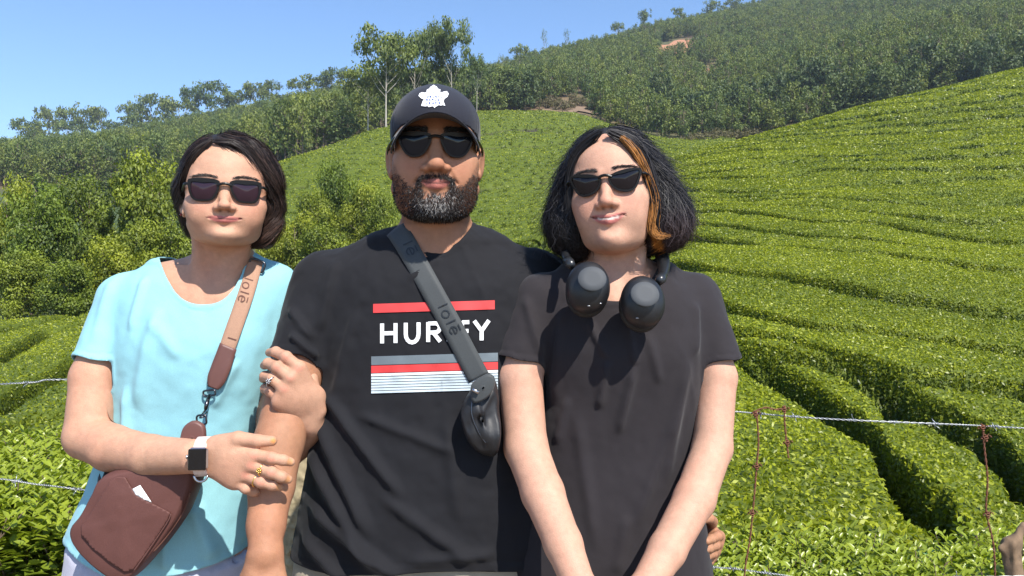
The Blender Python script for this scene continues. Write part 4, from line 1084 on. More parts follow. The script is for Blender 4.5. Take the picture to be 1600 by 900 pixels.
def build_person(o):
    """o holds everything that differs: pose points, proportions, garments"""
    hd = head_sdf(o['face']); Rh = rot(*o['headrot']); hs = np.array(o['headscale'], float); hp_ = o['head']; hc = P(hp_[0], hp_[1], hp_[2] - .10) - Rh @ np.array([0, -.10, 0])
    lowz = o.get('lowz', 1.0)                     # the face below the eyes may be shorter than the skull above them
    def toh(p):
        q = ((np.asarray(p, float) - hc) @ Rh) / hs; q = np.array(q); q[..., 2] = np.where(q[..., 2] < 0, q[..., 2] / lowz, q[..., 2]); return q
    def fromh(q):
        q = np.array(q, float); q[..., 2] = np.where(q[..., 2] < 0, q[..., 2] * lowz, q[..., 2]); return (q * hs) @ Rh.T + hc
    def headprim():
        _, lo, hi = GR(hd, Rh, hc, hs); return (lambda p: hd(toh(p)) * hs.min() * min(1, lowz)), lo, hi
    torso = SDF(); torso.add(LOFT(rowsof(o['torso'], o['td'])), .01)
    nb = np.array(o['neckbase'], float); shR, shL = np.array(o['shR'], float), np.array(o['shL'], float); dl = o.get('delt', .052)
    for s, sh in ((-1, shR), (1, shL)):
        torso.add(CN(nb + np.array([s * .045, .015, -.005]), sh + np.array([-s * .01, 0, .004]), o.get('trap', .036), dl * .92), .05)
    for q in o.get('extra', []): torso.add(q, .03)
    body = SDF(); fn_t, lo, hi = (lambda p: torso(p) + .0065 + .022 * sm(1.22, 1.05, p[:, 2])), *torso.bbox(); body.add((fn_t, lo, hi), .01)
    neck_t = fromh((0, .030, -.050)); nk = o.get('neck', .054)
    body.add(CN(neck_t, nb + np.array([0, .012, -.02]), nk * .97, nk * 1.06), .035)
    for s in (-1, 1):      # tendons and collar bones
        body.add(CN(fromh((s * .055, .020, -.060)), nb + np.array([s * .018, -.050, -.045]), .010, .008), .022)
        body.add(CN(nb + np.array([s * .018, -.058, -.058]), nb + np.array([s * .065, -.040, -.050]), .006, .005), .020)
    body.add(headprim(), o.get('jawk', .012))
    arms = []
    for s, key in ((-1, 'armR'), (1, 'armL')):
        A = o[key]; sh = shR if s < 0 else shL; A_s = SDF()
        prev, pr = sh, dl * .95
        for (q, r1) in A['seg']:
            A_s.add(CN(prev, q, pr, r1), .009); prev, pr = np.array(q, float), r1
        for e_ in A.get('bulge', []): A_s.add(e_, .02)
        if 'hand' in A: hand(A_s, *A['hand'][0], **A['hand'][1])
        else: auto_hand(A_s, *A['auto'][0], **A['auto'][1])
        arms.append(A_s); lo, hi = A_s.bbox(); body.add((A_s, lo, hi), .02)
    # pelvis and legs
    px_, py_ = o['hip']; legs = SDF(); hw = o.get('hipw', .165)
    legs.add(E((px_, py_, .90), (hw, .12, .13)), .02)
    for s in (-1, 1):
        legs.add(CN((px_ + s * .085, py_, .86), (px_ + s * .105, py_ - .01, .48), .085, .058), .04); legs.add(CN((px_ + s * .105, py_ - .01, .48), (px_ + s * .12, py_ + .015, .09), .056, .036), .03)
    feet = SDF()
    for s in (-1, 1): feet.add(CN((px_ + s * .12, py_ + .02, .06), (px_ + s * .135, py_ - .13, .035), .036, .030), .02)
    lo, hi = legs.bbox(); body.add(((lambda p: legs(p) + .008), lo, hi), .02); lo, hi = feet.bbox(); body.add((feet, lo, hi), .02)
    t = person(o['label'], (px_, py_, 0))
    # skin: one body mesh, finer where it shows
    base = np.array(o['skin'])
    def tint(v):
        q = toh(v); T = np.repeat(base[None], len(v), 0); inh = (np.abs(q[:, 0]) < .1) & (q[:, 2] > -.13) & (q[:, 2] < .13) & (np.abs(q[:, 1]) < .14)
        qh = q[inh]; th = T[inh]; fz = o['face']; mw = fz.get('mw', 1.0); qm = qh / np.array([mw, 1, 1]); L = lipmask(qh, fz.get('lip', 1), fz.get('smile', .003), mw)[:, None]; th = th * (1 - L) + np.array(o['lipcol']) * L
        ch = np.exp(-(((np.abs(qh[:, 0]) - .040) / .020) ** 2 + ((qh[:, 2] + .035) / .020) ** 2))[:, None] * (qh[:, 1] < -.03)[:, None] * .30
        no = np.exp(-((qh[:, 0] / .014) ** 2 + ((qh[:, 2] + .036) / .014) ** 2))[:, None] * (qh[:, 1] < -.09)[:, None] * .25
        th = th * (1 - (ch + no) * np.array([-.05, .30, .28])); br = browmask(qh, o['face'].get('arch', .004), o['face'].get('browt', .0034))[:, None]
        th = th * (1 - .6 * br) + np.array([.02, .014, .012]) * .6 * br
        slit = np.exp(-((qh[:, 2] - zmouth(qm, fz.get('smile', .003))) / .0013) ** 2)[:, None] * sm(.029, .025, np.abs(qm[:, 0]))[:, None] * (qh[:, 1] < -.08)[:, None]
        th = th * (1 - slit * .82)
        nos = np.exp(-(((np.abs(qh[:, 0]) - .0070) / .0034) ** 2 + ((qh[:, 2] + .0455 * fz.get('nosel', 1)) / .0024) ** 2))[:, None] * (qh[:, 1] < -.09)[:, None]; th = th * (1 - .75 * nos)  # shade of the nostril hollows painted into the skin tint
        if fz.get('teeth'):
            tz = qh[:, 2] - zmouth(qm, fz.get('smile', .003)); tm = (sm(.0021, .0013, np.abs(tz + .0006)) * sm(.0175, .0125, np.abs(qm[:, 0])) * (qh[:, 1] < -.08))[:, None]; th = th * (1 - tm) + np.array([.62, .55, .50]) * tm
            tl = (np.exp(-((tz - .0022) / .0007) ** 2) * sm(.024, .018, np.abs(qm[:, 0])) * (qh[:, 1] < -.08))[:, None]; th = th * (1 - .7 * tl)
        if 'paint' in o: th = o['paint'](qh, th)
        T[inh] = th
        for c, rad, col in o.get('spots', []):
            m = np.exp(-((np.linalg.norm(v - np.array(c), axis=1) / rad) ** 4))[:, None] * .8; T = T * (1 - m) + np.array(col) * m
        return T * (1 + .05 * fbm(v, 30, 2)[:, None]) * (1 + fbm(v, 14, 3)[:, None] * np.array([.03, -.07, -.09])) * (1 + .13 * fbm(v, 130, 3))[:, None]
    hlo, hhi = hc - .16, hc + .15; nz = nb[2] - .19
    reg = [(np.array([hc[0] - .15, hc[1] - .17, nz]), np.array([hc[0] + .15, hc[1] + .16, hc[2] + .16]), .0023, None)]
    for A_s, sh in zip(arms, (shR, shL)):
        lo, hi = A_s.bbox(); cz = sh[2] - .08
        reg.append((lo - .01, np.array([hi[0] + .01, hi[1] + .01, cz]), .0024, (lambda v, A_s=A_s: A_s(v) - .012)))
    tl, th_ = torso.bbox(); reg.append((tl - .02, np.array([th_[0] + .02, th_[1] + .02, nz + .02]), .009, (lambda v: np.minimum(torso(v), legs(v)) - .02)))
    reg.append((np.array([px_ - .32, py_ - .25, -.01]), np.array([px_ + .32, py_ + .2, .95]), .010, (lambda v: np.minimum(legs(v), feet(v)) - .02)))
    body_o, bv, bf = add_body(t, body, reg, tint)
    # shirt
    shirt = SDF(); lo, hi = torso.bbox(); shirt.add((lambda p: torso(p) - o.get('loose', .002), lo, hi), .01); sl = []
    for s, key in ((-1, 'slR'), (1, 'slL')):
        a = shR if s < 0 else shL; q, ra, rb = o[key]; q = np.array(q, float); ext = q + (q - a) * .12
        c = CN(a, ext, ra, rb + (rb - ra) * .12); sl.append((c[0], a, q)); shirt.add(c, .022)
    lo, hi = shirt.bbox(); v, f = surf(shirt, lo - .02, hi + .02, .0042)
    nz_ = o['neckline']; cx, z0, z1, wn, pw, zb = nz_
    dt = LOFT(rowsof(o['torso'], o['td']))[0]
    def gfun(p):
        u = np.abs(p[:, 0] - (cx - 800) / F * p[:, 1]) / wn; k = sm(-.02, .03, p[:, 1] - nb[1]); g = p[:, 2] - ((z0 * (1 - k) + zb * k) + (z1 - (z0 * (1 - k) + zb * k)) * u ** pw)
        hem = o['hem'](p) - p[:, 2]; g = np.maximum(g, hem)
        for fn, a, q in sl:
            d = (q - a) / np.linalg.norm(q - a); pl = (p - q) @ d + o.get('hemwave', .004) * np.sin(p[:, 0] * 60 + p[:, 1] * 45)
            m = (fn(p) < dt(p) + .004) & (np.abs(fn(p)) < .03); g = np.where(m, np.maximum(g, pl), g)
        return g
    fine = vnormals(v, f); cr = np.clip(1 - np.abs(noise(v * np.array([1, 1, .45]) + .25 * v[:, [2, 0, 1]], 13, 4)) * 3.2, 0, 1) ** 2 * sm(-.2, .5, noise(v, 5, 8)); v = v + fine * (1.8 * o['fold'](v) + .0026 * cr)[:, None]
    gg = gfun(v); bw = o.get('band', .009); v = v + fine * (.0011 * sm(-bw - .0012, -bw, gg) - .0007 * np.exp(-((gg + bw + .002) / .002) ** 2))[:, None]
    v, f, keep = clip(v, f, gg); vn = vnormals(v, f)
    so_ = link('t_shirt', mesh('t_shirt', v - np.array(t.location), f), o['shirtmat'], t); so_['label'] = o['shirtlabel']
    md = so_.modifiers.new('cloth', 'SOLIDIFY'); md.thickness = .0026; md.offset = -1
    print('shirt', len(f))
    # hems: a raised band at the neckline and the cuffs
    # trousers, shoes
    tr = SDF(); tr.add(((lambda p: legs(p) - .008), *[q for q in legs.bbox()]), .01); tr.add(((lambda p: np.maximum(torso(p) + .003, p[:, 2] - .97)), np.array([tl[0], tl[1], .62]), np.array([th_[0], th_[1], .99])), .02)
    tr_in = tr; tr = lambda p: (lambda d: np.where(p[:, 2] > o['hem'](p) - .012, np.maximum(d, torso(p) + .008), d))(tr_in(p))
    lv, lf = surf(tr, np.array([px_ - .36, py_ - .22, .07]), np.array([px_ + .36, py_ + .22, .99]), .009)
    ln = vnormals(lv, lf); lv = lv + ln * (.004 * fbm(lv * np.array([1, 1, .5]), 14, 3))[:, None]; lv, lf, _ = clip(lv, lf, np.maximum(.095 - lv[:, 2], lv[:, 2] - .94))
    lo_ = link('trousers', mesh('trousers', lv - np.array(t.location), lf), o['trousermat'], t)
    for s in (-1, 1):
        sS = SDF(); sS.add(CN((px_ + s * .12, py_ + .03, .05), (px_ + s * .138, py_ - .14, .038), .046, .040), .02).add(E((px_ + s * .12, py_ + .02, .10), (.044, .05, .04)), .02)
        sv, sf = surf(sS, np.array([px_ + s * .12 - .09, py_ - .22, -.02]), np.array([px_ + s * .12 + .09, py_ + .12, .16]), .006); sv[:, 2] = np.maximum(sv[:, 2], .001)
        link('shoe', mesh('shoe', sv - np.array(t.location), sf), o['shoemat'], t)
    all_b = bvh(np.concatenate([v, bv]), np.concatenate([f, bf + len(v)]))
    return dict(both=all_b, t=t, S=body, toh=toh, fromh=fromh, Rh=Rh, hc=hc, hs=hs, head=hd, shirt=(v, f, bvh(v, f)), body=(bv, bf), shirt_o=so_, body_o=body_o)

black_cloth = mat_cloth('man_shirt_mat', (0.0095, 0.0095, 0.012), sheen=.06); girl_cloth = mat_cloth('girl_shirt_mat', (0.021, 0.0175, 0.020), sheen=.10)
blue_cloth = mat_cloth('woman_shirt_mat', (0.26, 0.52, 0.575), var=.03, sheen=.1)
lilac = mat_cloth('lilac_trouser_mat', (0.42, 0.42, 0.50)); khaki = mat_cloth('khaki_trouser_mat', (0.36, 0.31, 0.23)); dark_tr = mat_cloth('dark_trouser_mat', (0.02, 0.02, 0.024))
shoe_m = mat_plain('shoe_mat', (0.05, 0.045, 0.04), .5)
def gauss_line(v, a, b, w_, amp):
    """a soft ridge along the line a-b seen from the front"""
    a = np.array(a)[[0, 2]]; b = np.array(b)[[0, 2]]; p = v[:, [0, 2]]; d = b - a; h = np.clip((p - a) @ d / (d @ d), -.0, 1.0)
    e = np.linalg.norm(p - (a + h[:, None] * d), axis=1); e2 = np.minimum(h, 1 - h); return amp * np.exp(-(e / w_) ** 2) * sm(0, .25, e2 + .05)

def bridge_bag(): pass
# --- the man in the middle
def man_fold(v):
    q = v * np.array([1, 1, .55]); r = .0022 * fbm(q, 16, 3) + .0012 * fbm(v, 45, 2)
    front = (v[:, 1] < 1.5)
    for a, b, w_, am in [((500, 600), (640, 770), .010, .007), ((492, 640), (590, 830), .012, .009), ((480, 700), (600, 880), .012, .010), ((560, 640), (720, 700), .009, .004),
                         ((480, 780), (640, 890), .011, .009), ((640, 860), (780, 850), .010, .005), ((470, 830), (560, 905), .010, .008), ((600, 760), (740, 860), .012, .006),
                         ((560, 480), (520, 640), .010, .004), ((700, 640), (720, 800), .012, .004), ((455, 520), (500, 560), .006, .006), ((450, 480), (490, 530), .007, .005), ((520, 400), (500, 520), .012, .005), ((690, 400), (640, 440), .008, .003)]:
        r = r + gauss_line(v, P(*a, 1.4), P(*b, 1.4), w_, am) * front
    return r
def stub(q, th):
    """beard shadow on the jaw, moustache, grey at the chin"""
    m = beardmask(q)[:, None] * (.45 + .40 * np.exp(-((np.abs(q[:, 0]) / .040) ** 4)))[:, None]
    gray = np.exp(-((q[:, 0] / .030) ** 2 + ((q[:, 2] + .098) / .022) ** 2))[:, None]
    col = np.array([.028, .022, .020]) * (1 - gray) + np.array([.09, .08, .075]) * gray
    m2 = m * (.75 + .25 * noise(q, 500)[:, None])
    return th * (1 - m2) + col * m2
def beardmask(q):
    x = np.abs(q[:, 0]); z = q[:, 2]; f_ = q[:, 1] < .030
    upper = np.interp(x, [0, .014, .026, .034, .045, .058, .07, .08], [-.050, -.049, -.053, -.066, -.064, -.048, -.022, .02])       # beard line
    bm = sm(.004, -.006, z - upper) * sm(-.128, -.118, z)
    lip = sm(1.0, 1.35, np.minimum((q[:, 0] / .024) ** 2 + ((z + .0595) / .0065) ** 2, (q[:, 0] / .021) ** 2 + ((z + .0700) / .0085) ** 2))
    below = 1 - np.exp(-(((x - .014) / .006) ** 2 + ((z + .083) / .005) ** 2)) * .7
    return bm * lip * below * f_ * sm(.0735, .0710, x)
Mh = (681, 226, 1.42)
man = build_person(dict(
    label='bearded man in a black cap standing in the middle with arms linked', hip=(P(676, 700, 1.50)[0], 1.50), hipw=.19,
    head=Mh, headrot=(6, 1, 0), headscale=(1.06, 1.03, 1.04), face=dict(cran=.955, jaw=1.08, chin=1.12, cheek=1.08, nosew=1.18, nosel=1.0, lip=.95, mw=1.08, smile=.005, fold=True, browt=.004, under=1.15),
    skin=(.37, .178, .100), lipcol=(.38, .13, .105), td=1.49,
    torso=[(385, 600, 765, .075, .0), (405, 555, 810, .095, .0), (440, 515, 850, .115, .0), (520, 503, 865, .128, .0), (600, 502, 868, .130, .0), (700, 493, 872, .136, -.005), (780, 476, 880, .142, -.005), (860, 462, 888, .143, 0), (920, 455, 892, .14, 0), (1000, 460, 890, .14, 0)],
    neckbase=P(681, 385, 1.46), shR=P(508, 448, 1.48), shL=P(846, 446, 1.52), delt=.060, trap=.050, neck=.063, loose=.003, jawk=.016,
    armR=dict(seg=[(P(462, 590, 1.42), .047), (P(436, 690, 1.365), .043), (P(424, 760, 1.325), .0385), (P(416, 820, 1.29), .031), (P(414, 862, 1.27), .0265)],
              auto=((P(414, 868, 1.268), P(420, 980, 1.25) - P(414, 868, 1.268), (.25, -1, 0), 1), dict(r=1.0))),
    armL=dict(seg=[(P(935, 600, 1.66), .046), (P(965, 680, 1.68), .042), (P(1030, 770, 1.66), .038), (P(1090, 832, 1.56), .027)],
              hand=((P(1092, 836, 1.55), [P(1124, 838, 1.49), P(1121, 850, 1.485), P(1117, 862, 1.485), P(1112, 872, 1.49)],
                     [[P(1121, 838, 1.44), P(1112, 842, 1.415), P(1104, 846, 1.40)], [P(1118, 852, 1.435), P(1108, 857, 1.41), P(1099, 860, 1.395)], [P(1114, 865, 1.435), P(1104, 870, 1.41), P(1096, 873, 1.395)], [P(1109, 877, 1.445), P(1101, 882, 1.425), P(1095, 885, 1.41)]],
                     [P(1100, 826, 1.54), P(1112, 815, 1.50), P(1108, 810, 1.46), P(1100, 812, 1.44)]), dict(r=.95))),
    slR=(P(463, 566, 1.425), .066, .052), slL=(P(925, 570, 1.645), .066, .056),
    neckline=(683, P(683, 389, 1.385)[2], P(683, 333, 1.45)[2], .078, 2.3, P(683, 345, 1.5)[2]),
    band=.014, hem=lambda p: P(0, 893, 1.36)[2] - .006 * np.sin(p[:, 0] * 14) + 0 * p[:, 0], fold=man_fold, shirtmat=black_cloth, shirtlabel='black cotton t-shirt with red, grey and white stripes', trousermat=khaki, shoemat=shoe_m, paint=stub))

# --- the woman at left
def woman_fold(v):
    q = v * np.array([1, 1, .5]); r = .0018 * fbm(q, 15, 3) + .0006 * fbm(v, 50, 2)
    for a, b, w_, am in [((250, 480), (215, 640), .012, .005), ((200, 600), (190, 760), .010, .006), ((370, 560), (330, 640), .009, .004), ((420, 520), (400, 640), .010, .004), ((215, 430), (205, 520), .008, .004),
                         ((240, 500), (290, 560), .012, .003), ((150, 430), (140, 540), .010, .003), ((300, 780), (330, 880), .012, .006), ((360, 760), (372, 880), .012, .006), ((170, 740), (150, 860), .012, .006), ((260, 800), (270, 890), .010, .004)]:
        r = r + gauss_line(v, P(*a, 1.42), P(*b, 1.42), w_, am) * (v[:, 1] < 1.54)
    return r
Wh = (351, 299, 1.46)
wr1 = P(321, 713, 1.279)
woman = build_person(dict(
    label='woman in a turquoise t-shirt on the left, holding the man\'s arm', hip=(P(262, 700, 1.52)[0], 1.53), hipw=.165,
    head=Wh, headrot=(18, 4, 1.0), headscale=(.99, .97, 1.05), lowz=.72, face=dict(jaw=.93, chin=.84, cheek=1.20, nosew=.92, nosel=1.0, lip=.84, mw=1.16, smile=.0034, arch=.005, browt=.0018, under=1.1),
    skin=(.50, .275, .180), lipcol=(.42, .13, .115), td=1.53,
    torso=[(415, 258, 380, .060, 0), (432, 215, 415, .085, 0), (470, 192, 436, .105, 0), (530, 190, 438, .120, -.005), (580, 190, 432, .118, -.005), (640, 184, 415, .112, 0), (700, 170, 402, .115, 0), (760, 150, 394, .125, 0), (820, 124, 390, .135, 0), (900, 112, 388, .14, 0), (1000, 112, 388, .14, 0)],
    neckbase=P(342, 418, 1.51), shR=P(194, 470, 1.52), shL=P(428, 452, 1.55), delt=.044, trap=.034, neck=.047, loose=.003, jawk=.018,
    armR=dict(seg=[(P(148, 590, 1.46), .043), (P(137, 682, 1.42), .041), (P(175, 700, 1.385), .0405), (P(235, 712, 1.335), .035), (P(302, 713, 1.289), .0285)],
              hand=((wr1, [P(397, 711, 1.262), P(392, 727, 1.262), P(383, 742, 1.266), P(367, 752, 1.272)],
                     [[P(424, 716, 1.253), P(442, 719, 1.257), P(454, 722, 1.264)], [P(424, 738, 1.253), P(440, 745, 1.257), P(450, 749, 1.264)], [P(408, 753, 1.256), P(425, 758, 1.260), P(437, 761, 1.268)], [P(384, 763, 1.264), P(396, 768, 1.275), P(402, 771, 1.288)]],
                     [P(340, 695, 1.278), P(372, 686, 1.268), P(402, 689, 1.262), P(425, 689, 1.266)]), dict(r=1.08))),
    armL=dict(seg=[(P(432, 600, 1.53), .042), (P(434, 715, 1.47), .038), (P(462, 690, 1.445), .034), (P(487, 664, 1.405), .028)],
              hand=((P(489, 652, 1.385), [P(467, 575, 1.350), P(454, 590, 1.342), P(444, 607, 1.342), P(438, 625, 1.350)],
                     [[P(447, 558, 1.348), P(431, 550, 1.365), P(421, 551, 1.390)], [P(433, 574, 1.342), P(419, 568, 1.362), P(413, 571, 1.392)], [P(426, 592, 1.345), P(414, 588, 1.368), P(411, 592, 1.395)], [P(422, 611, 1.353), P(414, 607, 1.374), P(412, 610, 1.398)]],
                     [P(488, 620, 1.385), P(484, 590, 1.40), P(478, 570, 1.42), P(472, 560, 1.44)]), dict(r=1.14))),
    slR=(P(154, 570, 1.465), .050, .0485), slL=(P(436, 560, 1.55), .052, .050),
    neckline=(318, P(318, 476, 1.425)[2], P(318, 392, 1.50)[2], .091, 2.6, P(330, 408, 1.5)[2]),
    hem=lambda p: np.interp(p[:, 0], [P(115, 0, 1.45)[0], P(180, 0, 1.42)[0], P(270, 0, 1.4)[0], P(400, 0, 1.4)[0]], [P(0, 850, 1.45)[2], P(0, 893, 1.42)[2], P(0, 900, 1.4)[2], P(0, 878, 1.4)[2]]), fold=woman_fold,
    shirtmat=blue_cloth, shirtlabel='loose turquoise scoop neck t-shirt', trousermat=lilac, shoemat=shoe_m,
    spots=[(P(c[0], c[1], c[2]), .0075, (.56, .24, .165)) for c in ((397, 711, 1.250), (392, 727, 1.250), (383, 742, 1.254), (424, 716, 1.243), (424, 738, 1.243), (408, 753, 1.246), (467, 575, 1.338), (454, 590, 1.330), (444, 607, 1.330), (447, 558, 1.338), (433, 574, 1.332))] + [(P(428, 689, 1.257), .006, (.62, .24, .03)), (P(453, 722, 1.256), .006, (.55, .25, .10)), (P(449, 749, 1.257), .006, (.55, .24, .09)), (P(436, 761, 1.260), .006, (.55, .24, .09))],
    paint=lambda q, th: th * (1 - .75 * np.exp(-(((q[:, 0] - .0175) / .0011) ** 2 + ((q[:, 2] + .083) / .0012) ** 2))[:, None] * (q[:, 1] < -.05)[:, None])))

# --- the girl at right
def girl_fold(v):
    q = v * np.array([1, 1, .4]); r = .0018 * fbm(q, 17, 3) + .0006 * fbm(v, 50, 2)
    for a, b, w_, am in [((918, 500), (948, 560), .007, .005), ((948, 560), (935, 640), .008, .006), ((978, 500), (990, 570), .006, .004), ((990, 570), (965, 680), .008, .006), ((880, 470), (868, 640), .010, .004),
                         ((1010, 520), (1030, 600), .008, .003), ((1075, 560), (1040, 760), .010, .005), ((1060, 640), (990, 820), .010, .004), ((890, 620), (870, 700), .008, .004), ((900, 640), (930, 860), .012, .004), ((820, 460), (845, 560), .008, .004), ((1095, 470), (1088, 560), .008, .004), ((980, 800), (960, 890), .012, .004)]:
        r = r + gauss_line(v, P(*a, 1.35), P(*b, 1.35), w_, am) * (v[:, 1] < 1.46)
    return r
Gh = (945, 286, 1.40)
girl = build_person(dict(
    label='girl in plain black t-shirt on the right with an orange front lock', hip=(P(955, 700, 1.44)[0], 1.47), hipw=.16,
    head=Gh, headrot=(-15, 4, -5), headscale=(.96, .97, 1.0), lowz=.95, face=dict(teeth=True, jaw=.88, chin=.80, cheek=1.15, nosew=1.02, nosel=.98, lip=.96, mw=1.22, smile=.0080, arch=.004, browt=.0032, under=1.2),
    skin=(.52, .295, .205), lipcol=(.45, .15, .13), td=1.45,
    torso=[(425, 905, 1020, .055, 0), (442, 868, 1068, .080, 0), (480, 852, 1092, .098, 0), (545, 850, 1094, .112, -.005), (620, 850, 1092, .106, 0), (700, 832, 1084, .100, 0), (780, 808, 1092, .11, 0), (860, 790, 1104, .122, 0), (920, 782, 1112, .125, 0), (1000, 782, 1112, .125, 0)],
    neckbase=P(966, 425, 1.43), shR=P(840, 473, 1.43), shL=P(1085, 470, 1.46), delt=.045, trap=.033, neck=.048, loose=.002, jawk=.014,
    armR=dict(seg=[(P(812, 590, 1.39), .0405), (P(822, 700, 1.345), .0375), (P(848, 770, 1.29), .0355), (P(880, 850, 1.225), .030), (P(905, 915, 1.185), .0255)],
              auto=((P(910, 928, 1.18), P(965, 1010, 1.13) - P(910, 928, 1.18), (-.3, -1, .3), 1), dict(r=.93))),
    armL=dict(seg=[(P(1121, 590, 1.41), .0345), (P(1113, 700, 1.37), .0345), (P(1085, 780, 1.31), .0345), (P(1042, 860, 1.25), .030), (P(1010, 915, 1.21), .0255)],
              auto=((P(1004, 928, 1.205), P(940, 1020, 1.17) - P(1004, 928, 1.205), (.3, -1, .3), -1), dict(r=.93))),
    slR=(P(811, 568, 1.395), .052, .046), slL=(P(1126, 572, 1.415), .050, .0415),
    neckline=(962, P(960, 471, 1.355)[2], P(960, 398, 1.42)[2], .088, 2.4, P(960, 415, 1.45)[2]),
    hem=lambda p: .74 + 0 * p[:, 0], fold=girl_fold, shirtmat=girl_cloth, shirtlabel='plain black t-shirt', trousermat=dark_tr, shoemat=shoe_m))
# ------------------------------------------------------------------ hair
def hair(pers, label, S, n, steps, step, flow, colfn, lift=.0015, width=.0013, wob=.25, seed=1, startok=None, curlf=None, extra=None, h=.004):
    """a dark under-volume and thousands of single hairs lying on it; all in the head's own frame"""
    lo, hi = S.bbox(); v, f = surf(S, lo - .02, hi + .02, h); nn = vnormals(v, f); v2 = v + nn * (.0022 * fbm(v * np.array([1, 1, .35]), 90, 2))[:, None]
    t = pers['t']; o = link('hair', mesh('hair', pers['fromh'](v2) - np.array(t.location), f), hairvol_mat, t); o['label'] = label
    r = np.random.default_rng(seed); ok = np.where(startok(v))[0] if startok else np.arange(len(v)); st = v[r.choice(ok, n)] + r.normal(0, .001, (n, 3))
    path, nr = strands(st, flow, steps, step, S, lift + r.uniform(0, .0055, n), width, seed, wob, curlf)
    if extra is not None: path = extra(path)
    wv, wf, rnd = ribbons(path, nr, width * r.uniform(.6, 1.3, n)[None, :], seed)
    col = colfn(wv, rnd)
    s = link('hair_strands', mesh('hair_strands', pers['fromh'](wv) - np.array(t.location), wf, cols={'tint': col}), hair_mat, o); tag(s, kind='stuff'); s.location = (0, 0, 0)
    return o
def facecut(zh, xw, ycut, k):
    """window in the hair where the face shows"""
    def fn(q):
        x = q[:, 0]; a = q[:, 2] - zh(x); b = q[:, 1] - ycut(x, q[:, 2]); c = np.abs(x - xw[0]) - xw[1]
        return np.maximum(np.maximum(a, b), c * .8)
    return fn, np.array([-.12, -.2, -.3]), np.array([.12, .1, .12])
# woman: side-swept, tucked behind the ear at her right, falling past the jaw at her left
WS = SDF(); WS.add(E((0, .018, .036), (.0805, .103, .0895))); WS.add(E((0, .060, -.025), (.074, .050, .065)), .02)
for a, b, ra, rb in [((.056, -.040, .074), (.078, -.026, .035), .016, .015), ((.078, -.026, .035), (.085, -.006, -.010), .013, .011), ((.085, -.006, -.010), (.085, .004, -.060), .011, .011), ((.085, .004, -.060), (.074, .008, -.098), .011, .008), ((.072, .006, -.088), (.052, .018, -.100), .009, .005), ((.04, -.055, .088), (.068, -.034, .055), .012, .014)]:
    WS.add(CN(a, b, ra, rb), .02)
WS.add(CN((-.074, .030, .02), (-.060, .050, -.070), .020, .012), .02)
WC_ = facecut(lambda x: .082 - .052 * np.clip(np.abs(x + .005) / .068, 0, 1.4) ** 2.6, (-.006, .076), lambda x, z: np.where(x > 0, -.028, -.004) - .2 * np.clip(z - .03, 0, 1), .01); WS.add(WC_, .006, 's'); WSC = lambda v: -WC_[0](v)
def wflow(p, i):
    s = np.where(p[:, 0] > -.022, 1.0, -1.0); low = sm(.02, -.06, p[:, 2]); x = np.where(s > 0, .9 * (1 - low) - .9 * low, -.8 * (1 - low) + .5 * low)
    return np.stack([x, np.where(s > 0, .10, .75), -1.0 + 0 * x], 1)
def wcol(v, rnd):
    c = np.array([.026, .015, .012]) * (0.25 + 2.4 * rnd[:, None] ** 2); c = c + np.array([.05, .022, .012]) * (sm(-.02, -.08, v[:, 2]) * sm(.05, .08, v[:, 0]))[:, None] * rnd[:, None]; return c
hair(woman, 'dark brown hair, side parted and chin length', WS, 11000, 10, .0085, wflow, wcol, startok=lambda v: ~((WSC(v) > -.007) & (v[:, 1] < -.03)), lift=.0012, width=.0009, wob=.34, seed=5)
# girl: full frizzy bob
GS = SDF(); GS.add(E((0, .020, .034), (.0835, .104, .0915)))
for c, r in [((-.072, .012, .000), (.036, .058, .060)), ((-.088, .010, -.050), (.042, .060, .058)), ((.074, .030, -.005), (.037, .060, .063)), ((.092, .030, -.052), (.044, .062, .056)), ((0, .078, -.02), (.09, .05, .085)), ((-.05, .06, -.05), (.06, .05, .06)), ((.06, .06, -.05), (.06, .05, .06))]:
    GS.add(E(c, r), .025)
GC_ = facecut(lambda x: .083 - .052 * np.clip(np.abs(x - .002) / .067, 0, 1.4) ** 3.2, (.002, .068), lambda x, z: -.012 + 0 * x, .01); GS.add(GC_, .006, 's'); GSC = lambda v: -GC_[0](v)
def gflow(p, i):
    s = np.where(p[:, 0] > .0, 1.0, -1.0); low = sm(.03, -.03, p[:, 2]); low2 = sm(-.06, -.10, p[:, 2])
    return np.stack([s * (.9 * (1 - low) + .15 * low - .5 * low2), .22 * (1 - low), -1.0 + 0 * s], 1)
def gcurl(p, i, ph): return np.stack([np.sin(i * 1.2 + ph) * .85, np.cos(i * 1.4 + ph) * .7, 0 * ph], 1)
def orange_zone(v):
    z = v[:, 2]; xc = np.interp(z, [-.10, -.075, -.05, -.02, .01, .04, .07], [.076, .070, .072, .075, .070, .060, .044]); return np.exp(-(((v[:, 0] - xc) / .0085) ** 2)) * (v[:, 1] < .012) * sm(.062, .04, z)
def gcol(v, rnd):
    m = v.reshape(-1, 3); o = orange_zone(v); c = np.array([.015, .0135, .015]) * (.3 + 2.2 * rnd[:, None] ** 2); c = c + np.array([.03, .016, .016]) * (sm(-.03, -.09, v[:, 2]) * sm(.06, .1, v[:, 0]))[:, None]
    o = (o > .35 + .4 * (rnd - .5))[:, None]; return np.where(o, np.array([.50, .20, .035]) * (.55 + .8 * rnd[:, None]), c)
